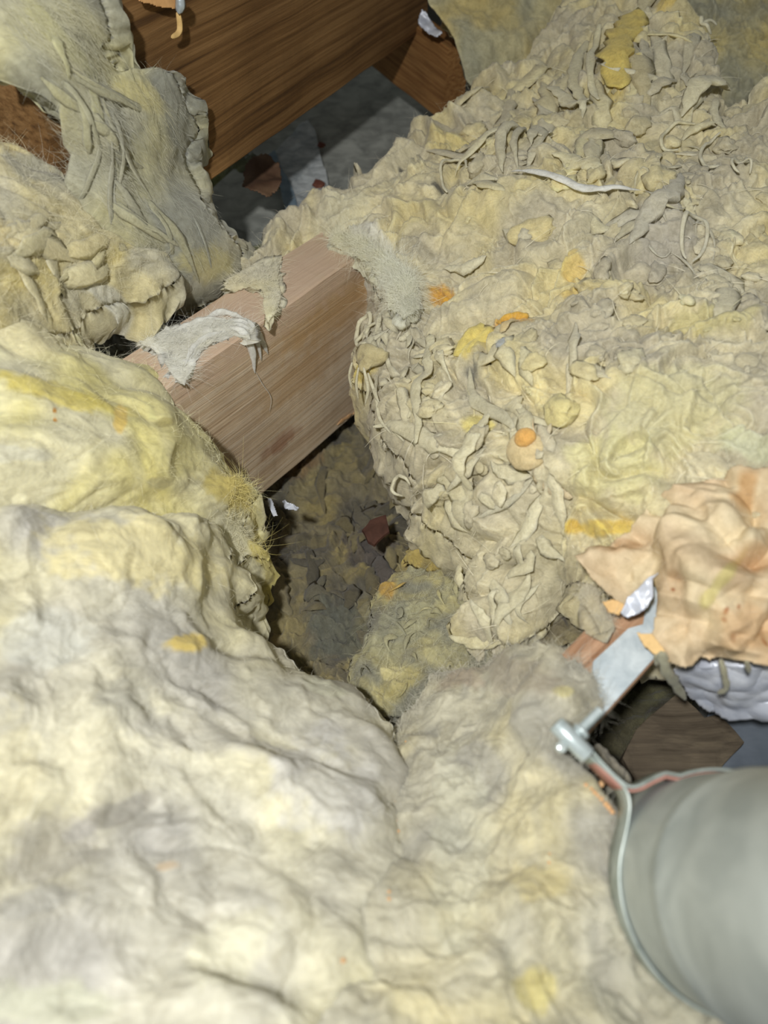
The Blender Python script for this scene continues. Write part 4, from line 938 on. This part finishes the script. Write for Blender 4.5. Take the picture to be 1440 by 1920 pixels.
WG = wool('wool_clump', 'small grey wool clump under the clamp straps, above the metal duct', 'insulation',
    [(1105, 1400), (1125, 1382), (1145, 1395), (1160, 1415), (1178, 1440), (1175, 1460), (1150, 1470), (1120, 1445)],
    [(1110, 1400, .545), (1160, 1420, .54), (1160, 1460, .53)], mode='d', base=(lin((150, 144, 128)), lin((160, 150, 130)), lin((130, 126, 114))), amp=.006, s=.03, step=2.2, edge=.012, thick=.05, seed=51, ragged=6, colscale=.04)
WG2 = wool('wool_debris', 'green brown wool coloured dark for the shadow between zinc plate and brown board', 'insulation',
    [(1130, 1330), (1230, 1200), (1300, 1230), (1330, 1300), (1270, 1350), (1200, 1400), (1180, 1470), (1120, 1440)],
    [(1140, 1340, .0), (1240, 1230, .0), (1310, 1300, .03), (1180, 1440, .02)], base=(lin((88, 84, 64)), lin((98, 96, 70)), lin((62, 58, 48))), amp=.014, s=.05, step=2.8, edge=.01, thick=.03, seed=53, colscale=.05)  # base colours darkened to paint the black shadow beside the plate
fibres(WG2, 400, .02, .00025)
for pth, ds, wd in [([(1240, 1225), (1252, 1262), (1268, 1285), (1285, 1312)], [.53, .54, .56, .58], 22), ([(1352, 1238), (1358, 1262), (1362, 1290), (1345, 1300)], [.52, .52, .53, .54], 12), ([(1230, 1228), (1232, 1248)], [.53, .54], 9), ([(1400, 1240), (1405, 1262)], [.51, .52], 10)]:
    lobe('wool_wisp', pth, wd, ds=ds, col=lin((160, 158, 136)), flat=.4, parent=K.obj, taper=(.7, .2), noise=.3, mat=WOOL_SOFT)

# ------------------------------------------------------------------ metal duct with clamp
ax = ray(720, 1500); ax /= np.linalg.norm(ax)
R0 = at_d(1400, 1670, .43)
def on_ring(px, py, lift=0.0):
    d = ray(px, py); t = ((R0-ax*lift-CAM)@ax)/(d@ax); return CAM+d*t
e1 = np.cross(ax, UP); e1 /= np.linalg.norm(e1); e2 = np.cross(ax, e1)
ptsr = np.array([on_ring(x, y)-R0 for x, y in [(1168, 1620), (1176, 1700), (1192, 1770), (1218, 1820), (1272, 1866), (1340, 1897), (1262, 1462), (1340, 1442)]])
q2 = np.stack([ptsr@e1, ptsr@e2], 1); sol = np.linalg.lstsq(np.c_[2*q2, np.ones(len(q2))], (q2**2).sum(1), rcond=None)[0]
rad = math.sqrt(sol[2]+sol[0]**2+sol[1]**2)-.0018; RC = R0+e1*sol[0]+e2*sol[1]
M_duct = plain_mat('dull_zinc_duct', lin((172, 180, 177)), lin((200, 207, 203)), 16, rough=.55, metal=.25, spec=.4, bump=.08, dist=.002, distort=1.5)
nseg = 128; an = np.linspace(0, 2*math.pi, nseg, endpoint=False)
prof = [(.10, 0), (.03, 0), (.004, 0), (-.004, 0), (-.045, 0), (-.055, 0), (-.058, .0012), (-.061, 0), (-.10, 0), (-.17, 0), (-.26, 0)]
Vd = []
for (z_, dr) in prof:
    for a in an: Vd.append(RC+ax*z_+(e1*math.cos(a)+e2*math.sin(a))*(rad+dr-.0006*math.sin(3*a)))
Vd = np.array(Vd); kk = np.arange((len(prof)-1)*nseg); r_ = kk//nseg; c_ = kk % nseg; c1_ = (c_+1) % nseg
duct_root = empty('metal_duct', RC+ax*.10, 'round dull grey metal duct at the bottom right corner', 'duct')
dt = make_mesh('duct_pipe', Vd, [np.stack([r_*nseg+c_, r_*nseg+c1_, (r_+1)*nseg+c1_, (r_+1)*nseg+c_], -1)], M_duct, None, parent=duct_root)
md = dt.modifiers.new('wall', 'SOLIDIFY'); md.thickness = .0008; md.offset = -1

M_strap = plain_mat('zinc_strap', lin((150, 160, 154)), lin((188, 196, 190)), 60, rough=.42, metal=.4, spec=.5, bump=.1, dist=.0004)
M_lining = plain_mat('pink_rubber_lining', lin((168, 120, 108)), lin((196, 150, 136)), 50, rough=.8, spec=.2)
def band(name, path3, width, thick, mat, parent, offs=0.0, lift=0.0):
    p = np.array(path3); n = len(p); T = np.gradient(p, axis=0); T /= np.linalg.norm(T, axis=1, keepdims=True)
    O = np.cross(T, ax); O /= np.linalg.norm(O, axis=1, keepdims=True)
    hw = thick/2; b = hw*.5
    sec = [(-hw, b), (-hw+b, 0), (hw-b, 0), (hw, b), (hw, width-b), (hw-b, width), (-hw+b, width), (-hw, width-b)]
    V = np.stack([p+O*(a_+offs)+ax*(z_-lift) for a_, z_ in sec], 1).reshape(-1, 3); m = len(sec)
    kk = np.arange((n-1)*m); r = kk//m; c = kk % m; c1 = (c+1) % m
    Q = np.stack([r*m+c, r*m+c1, (r+1)*m+c1, (r+1)*m+c], -1)
    caps = [np.arange(m)[None, ::-1], (np.arange(m)+(n-1)*m)[None]]
    o = make_mesh(name, V, [Q]+caps, mat, None, parent=parent)
    return o
def smooth_path(px, n=40, lift=0.0):
    P = np.array(px, float); P = np.vstack([2*P[0]-P[1], P, 2*P[-1]-P[-2]]); u = np.linspace(0, len(px)-1-1e-6, n); i = u.astype(int); f_ = (u-i)[:, None]
    a, b, c, d = P[i], P[i+1], P[i+2], P[i+3]
    q = .5*((2*b)+(-a+c)*f_+(2*a-5*b+4*c-d)*f_**2+(-a+3*b-3*c+d)*f_**3)
    return np.array([on_ring(x, y, lift) for x, y in q])
def circ(a0, a1, n, r):
    return [RC+(e1*math.cos(a)+e2*math.sin(a))*r for a in np.linspace(a0, a1, n)]
def ang(px, py):
    v = on_ring(px, py)-RC; return math.atan2(v@e2, v@e1)
clamp = empty('hose_clamp', on_ring(1095, 1410)+ax*.03, 'zinc pipe clamp strap with bolt around the metal duct', 'clamp')
rr = rad+.0022
aL = ang(1166, 1600); aB = ang(1340, 1900); aT = ang(1330, 1438); aR = ang(1270, 1452)
def arc_between(a0, a1, n, r):
    d = a1-a0
    while d > math.pi: d -= 2*math.pi
    while d < -math.pi: d += 2*math.pi
    return circ(a0, a0+d, n, r)
earA = list(smooth_path([(1098, 1412), (1125, 1432), (1152, 1456), (1174, 1480), (1182, 1508), (1178, 1545)], 30))
arcA = arc_between(ang(1172, 1580), aB, 60, rr)
a_ext = aB-aL
while a_ext > math.pi: a_ext -= 2*math.pi
while a_ext < -math.pi: a_ext += 2*math.pi
more = circ(aB, aB+(2.3 if a_ext > 0 else -2.3), 60, rr)[1:]
band('strap', earA+arcA+more, .022, .0020, M_strap, clamp)
earB = list(smooth_path([(1104, 1400), (1130, 1430), (1160, 1460), (1180, 1474), (1200, 1473), (1225, 1460), (1250, 1449)], 36))
aT2 = ang(1275, 1449); tmore = circ(aT2, aT2-(2.3 if a_ext > 0 else -2.3), 60, rr)
band('strap', earB+tmore, .022, .0018, M_strap, clamp)
lin1 = band('rubber_lining', list(np.array(earB))+tmore, .020, .0016, M_lining, clamp, offs=(.0022 if np.dot(np.cross((np.array(earB)[20]-np.array(earB)[18]), ax), RC-np.array(earB)[20]) < 0 else -.0022)*-1, lift=-.002)
lin1['label'] = 'pink rubber lining'
def cyl(name, a, b, r, mat, parent, seg=32, bev=.0006, hexa=False, threads=0):
    a = np.array(a); b = np.array(b); t = (b-a); ln = np.linalg.norm(t); t /= ln
    u_ = np.cross(t, [.3, .2, .9]); u_ /= np.linalg.norm(u_); v_ = np.cross(t, u_); ns = 6 if hexa else seg
    pr = [(0, r*.0), (0, r-bev), (bev, r)]
    if threads:
        for k in range(threads): pr += [(bev+(ln-2*bev)*(k+.5)/threads, r*.86), (bev+(ln-2*bev)*(k+1)/threads, r)]
    pr += [(ln-bev, r), (ln, r-bev), (ln, 0)]
    V = []; 
    for z_, r_ in pr:
        for k in range(ns): an_ = 2*math.pi*k/ns; V.append(a+t*z_+(u_*math.cos(an_)+v_*math.sin(an_))*r_)
    kk = np.arange((len(pr)-1)*ns); r0 = kk//ns; c0 = kk % ns; c1 = (c0+1) % ns
    return make_mesh(name, V, [np.stack([r0*ns+c0, r0*ns+c1, (r0+1)*ns+c1, (r0+1)*ns+c0], -1)], mat, None, smooth=not hexa, parent=parent)
M_steel = plain_mat('zinc_steel', lin((176, 188, 188)), lin((204, 214, 214)), 80, rough=.38, metal=.3, spec=.6, bump=.05)
M_bright = plain_mat('bright_zinc', lin((206, 216, 214)), lin((232, 240, 238)), 80, rough=.25, metal=.5, spec=.8, bump=.05)
cyl('barrel', on_ring(1042, 1356, .003), on_ring(1102, 1418, .003), .0056, M_steel, clamp)
rod = cyl('threaded_rod', on_ring(1078, 1378, .002)+ax*.001, on_ring(1126, 1331, .001), .0031, M_steel, clamp, threads=14)
cyl('washer', on_ring(1086, 1374, .002), on_ring(1092, 1368, .002), .0055, M_steel, clamp)
sh = on_ring(1053, 1401, .006)
cyl('screw_head', sh+ax*.004, sh-ax*.0006, .0033, M_bright, clamp)

# ------------------------------------------------------------------ small scraps
# copper coloured grit
M_grit = plain_mat('orange_grit', lin((214, 164, 112)), lin((232, 192, 146)), 200, rough=.5, spec=.4)
def pebble(S, x, y, r, mat, name='grit_crumb', parent=None):
    import bmesh
    bm = bmesh.new(); bmesh.ops.create_icosphere(bm, subdivisions=2, radius=r)
    for v in bm.verts: v.co *= 1+.35*float(gnoise(np.array([[*(v.co/r*1.2)]])+x)[0])
    me = bpy.data.meshes.new(name); bm.to_mesh(me); bm.free(); me.materials.append(mat)
    o = bpy.data.objects.new(name, me); COL.objects.link(o)
    w3 = samp(S, S.W, np.array([x]), np.array([y]))[0]; n3 = samp(S, S.N, np.array([x]), np.array([y]))[0]
    o.location = Vector(w3+n3*r*.45); return o
G1 = [(1110, 1468), (1126, 1482), (1138, 1492), (1146, 1502), (1158, 1515), (1120, 1474), (1152, 1508), (1132, 1487), (1150, 1450)]
for (x, y) in G1:
    tag(pebble(Dd, x-4, y+4, random.uniform(.0010, .0020), M_grit), 'tiny orange crumb caught along the clamp strap', 'crumb', 'orange crumbs along the clamp strap')
for (x, y) in [(733, 1510), (738, 1545), (742, 1560), (736, 1575), (722, 1690), (722, 1700), (735, 1600), (1022, 1595), (1020, 1610), (760, 1410)]:
    tag(pebble(Dd, x+6, y, random.uniform(.0007, .0014), M_grit), 'tiny orange crumb on the wool mound at the bottom centre', 'crumb', 'orange crumbs on the bottom wool mound')
tag(pebble(Cc_, 620, 1825, .0014, M_grit), 'single orange crumb at the bottom of the grey front batt', 'crumb')
M_white = plain_mat('white_droplet', (.8, .8, .8), (.9, .9, .9), 50, rough=.2, spec=.8)
def blob_on_duct(px, py, r, label):
    import bmesh
    d = ray(px, py); d = d/np.linalg.norm(d)
    oc = CAM-RC; dp = d-ax*(d@ax); op = oc-ax*(oc@ax); a_ = dp@dp; b_ = 2*dp@op; c_ = op@op-rad*rad; t = (-b_-math.sqrt(max(b_*b_-4*a_*c_, 0)))/(2*a_)
    bm = bmesh.new(); bmesh.ops.create_icosphere(bm, subdivisions=3, radius=r)
    for v in bm.verts: v.co.x *= .6; v.co *= 1+.12*float(gnoise(np.array([[*(v.co/r)]]))[0])
    me = bpy.data.meshes.new('paint_drop'); bm.to_mesh(me); bm.free(); me.materials.append(M_white)
    o = bpy.data.objects.new('paint_drop', me); COL.objects.link(o); o.location = Vector(CAM+d*t); o.rotation_euler = (0, 0, -.5); tag(o, label, 'drop')
blob_on_duct(1284, 1532, .0019, 'white drop on the upper part of the metal duct')
blob_on_duct(1246, 1478, .0008, 'tiny white speck on the metal duct beside the strap bend')

# scraps near the beam
T1 = sheet_grid('kraft_scrap', 'orange paper scrap hanging at the top edge in front of the brown beam', 'paper',
    [(240, -30), (335, -30), (336, 0), (328, 20), (300, 14), (262, 2)], [(x, y, float(beam_d(x, y, .014))) for x, y in ((250, -20), (335, -20), (325, 18), (280, 5))], (lin((226, 176, 120)),)*3, M_paper, step=2, crumple=.002, fscale=.03, seed=11.1, ragged=2)
M_tape = plain_mat('foil_tape', lin((150, 160, 166)), lin((196, 206, 210)), 60, rough=.35, metal=.4, spec=.6)
lobe('foil_end', [(338, -5), (338, 8), (335, 24)], 18, ds=[float(beam_d(338, y, .02)) for y in (-5, 8, 24)], col=lin((196, 204, 208)), flat=.5, parent=T1.obj, mat=M_tape, taper=(.9, .4), noise=.1)
lobe('paper_tail', [(334, 24), (337, 48), (334, 62), (322, 70)], 11, ds=[float(beam_d(x, y, .014)) for x, y in ((334, 24), (337, 48), (334, 62), (322, 70))], col=lin((214, 180, 120)), flat=.3, parent=T1.obj, mat=M_paper, taper=(.7, .5), noise=.1)
T2 = sheet_grid('foil_strip', 'crumpled silver foil scrap in the corner of big beam and reddish timber block', 'foil',
    [(790, 18), (800, 22), (832, 62), (818, 68), (800, 58), (783, 42)], [(790, 20, 1.13), (830, 62, 1.12), (785, 42, 1.13), (818, 66, 1.12)], (lin((196, 206, 206)),)*3, M_foil, step=1.6, crumple=.007, fscale=.02, seed=12.1, ragged=2)
T3 = sheet_grid('kraft_scrap', 'curled dark brown paper scrap with white rim under the big beam', 'paper',
    [(455, 320), (475, 295), (500, 290), (525, 312), (528, 350), (505, 372), (478, 368), (452, 350)], [(455, 320, 1.07), (500, 290, 1.10), (525, 340, 1.06), (480, 368, 1.03)], (lin((104, 80, 62)), lin((92, 68, 52)), lin((134, 108, 84))), M_paper, step=2, crumple=.009, fscale=.04, seed=13.1, ragged=4)
M_plas2 = plain_mat('cracked_plaster', lin((150, 156, 158)), lin((200, 204, 204)), 40, rough=.85, spec=.15, bump=.35, dist=.003)
pl = slab_mesh('plaster_patch', [at_z(x, y, .152) for x, y in [(500, 300), (560, 235), (578, 222), (592, 250), (600, 290), (612, 330), (625, 400), (560, 400), (535, 350)]], .012, M_plas2, sub=3, noise=.004)
tag(pl, 'pale flaking plaster patch on the grey slab under the big beam', 'plaster')
M_bl = plain_mat('bluish_plastic', lin((110, 128, 142)), lin((136, 152, 162)), 50, rough=.6, spec=.3, bump=.3)
bs = slab_mesh('plastic_strip', [at_z(x, y, .157) for x, y in [(495, 295), (515, 280), (530, 320), (552, 360), (560, 400), (538, 400), (525, 350)]], .004, M_bl, sub=2, noise=.002)
tag(bs, 'narrow bluish plastic strip beside the curled brown scrap', 'strip')
for (x, y, rr_, lb) in [(603, 272, .007, 'small orange brick crumb on the grey slab'), (598, 345, .010, 'dark red crumb at the foot of the plaster patch')]:
    S_ = Sheet(); o = pebble(R, 900, 500, rr_, plain_mat('brick_red', lin((96, 52, 44)), lin((124, 78, 60)), 80, rough=.8), 'brick_crumb'); o.location = Vector(at_z(x, y, .155)); o.scale = (1, 1, .6); tag(o, lb, 'crumb')
# things down the hole
HF = sheet_grid('foil_strip', 'bright foil scrap in the hole just below the joist', 'foil',
    [(520, 942), (532, 938), (544, 946), (562, 952), (556, 958), (534, 956), (526, 956)], [(520, 945, .86), (560, 955, .85), (535, 940, .855)], (lin((220, 224, 226)),)*3, M_foil, step=1.5, crumple=.005, fscale=.012, seed=14.1, ragged=1)
HG = sheet_grid('foil_strip', 'bluish curved foil strip in the hole against the left batt', 'foil',
    [(500, 932), (510, 934), (516, 952), (522, 966), (512, 968), (503, 950)], [(500, 935, .85), (510, 966, .84), (518, 950, .845)], (lin((150, 166, 190)),)*3, M_foil, step=1.5, crumple=.003, fscale=.02, seed=15.1, ragged=1)
M_red = plain_mat('red_brown_card', lin((72, 50, 42)), lin((90, 62, 52)), 60, rough=.8, spec=.15)
HR = slab_mesh('card_scrap', [at_z(x, y, .075) for x, y in [(676, 992), (690, 974), (724, 968), (730, 995), (705, 1020), (690, 1014)]], .004, M_red, sub=2, noise=.004)
tag(HR, 'red brown card scrap lying in the middle of the dark hole', 'card')
HR2 = slab_mesh('card_scrap', [at_z(x, y, .115) for x, y in [(778, 966), (800, 962), (825, 964), (815, 978), (780, 982)]], .003, M_red, sub=2, noise=.003)
tag(HR2, 'small dark red scrap tucked under the torn heap at the right of the hole', 'card')
HF2 = sheet_grid('foil_strip', 'tiny bright foil sliver under the torn heap at the right of the hole', 'foil', [(803, 972), (812, 966), (822, 966), (810, 978)], [(803, 972, .76), (822, 966, .76), (810, 978, .755)], (lin((220, 224, 226)),)*3, M_foil, step=1.2, crumple=.003, fscale=.012, seed=16.1, ragged=.5)
# chips at the lower edge of the joist
M_chip = plain_mat('fresh_wood_chip', lin((214, 170, 120)), lin((232, 190, 140)), 90, rough=.7, spec=.2)
dj = (jb-ja)/np.linalg.norm(jb-ja)
for (x, y, ln) in [(652, 780, .008), (640, 788, .011), (665, 772, .006)]:
    dd_ = None
    nj = np.cross(dj, [0, 0, 1]); d = ray(x, y); t = ((ja-CAM)@nj)/(d@nj); P0 = CAM+d*t+nj*(-.001 if (d@nj) > 0 else .001)
    ch = slab_mesh('wood_chip', [P0-dj*ln, P0+np.array([0, 0, .003]), P0+dj*ln, P0-np.array([0, 0, .003])], .001, M_chip, down=tuple(nj))
    tag(ch, 'pale splinter on the lower edge of the joist', 'splinter', 'splinters on the lower joist edge')
print('sheets', sum(len(S.obj.data.polygons) for S in SHEETS), 'objects', len(bpy.data.objects))
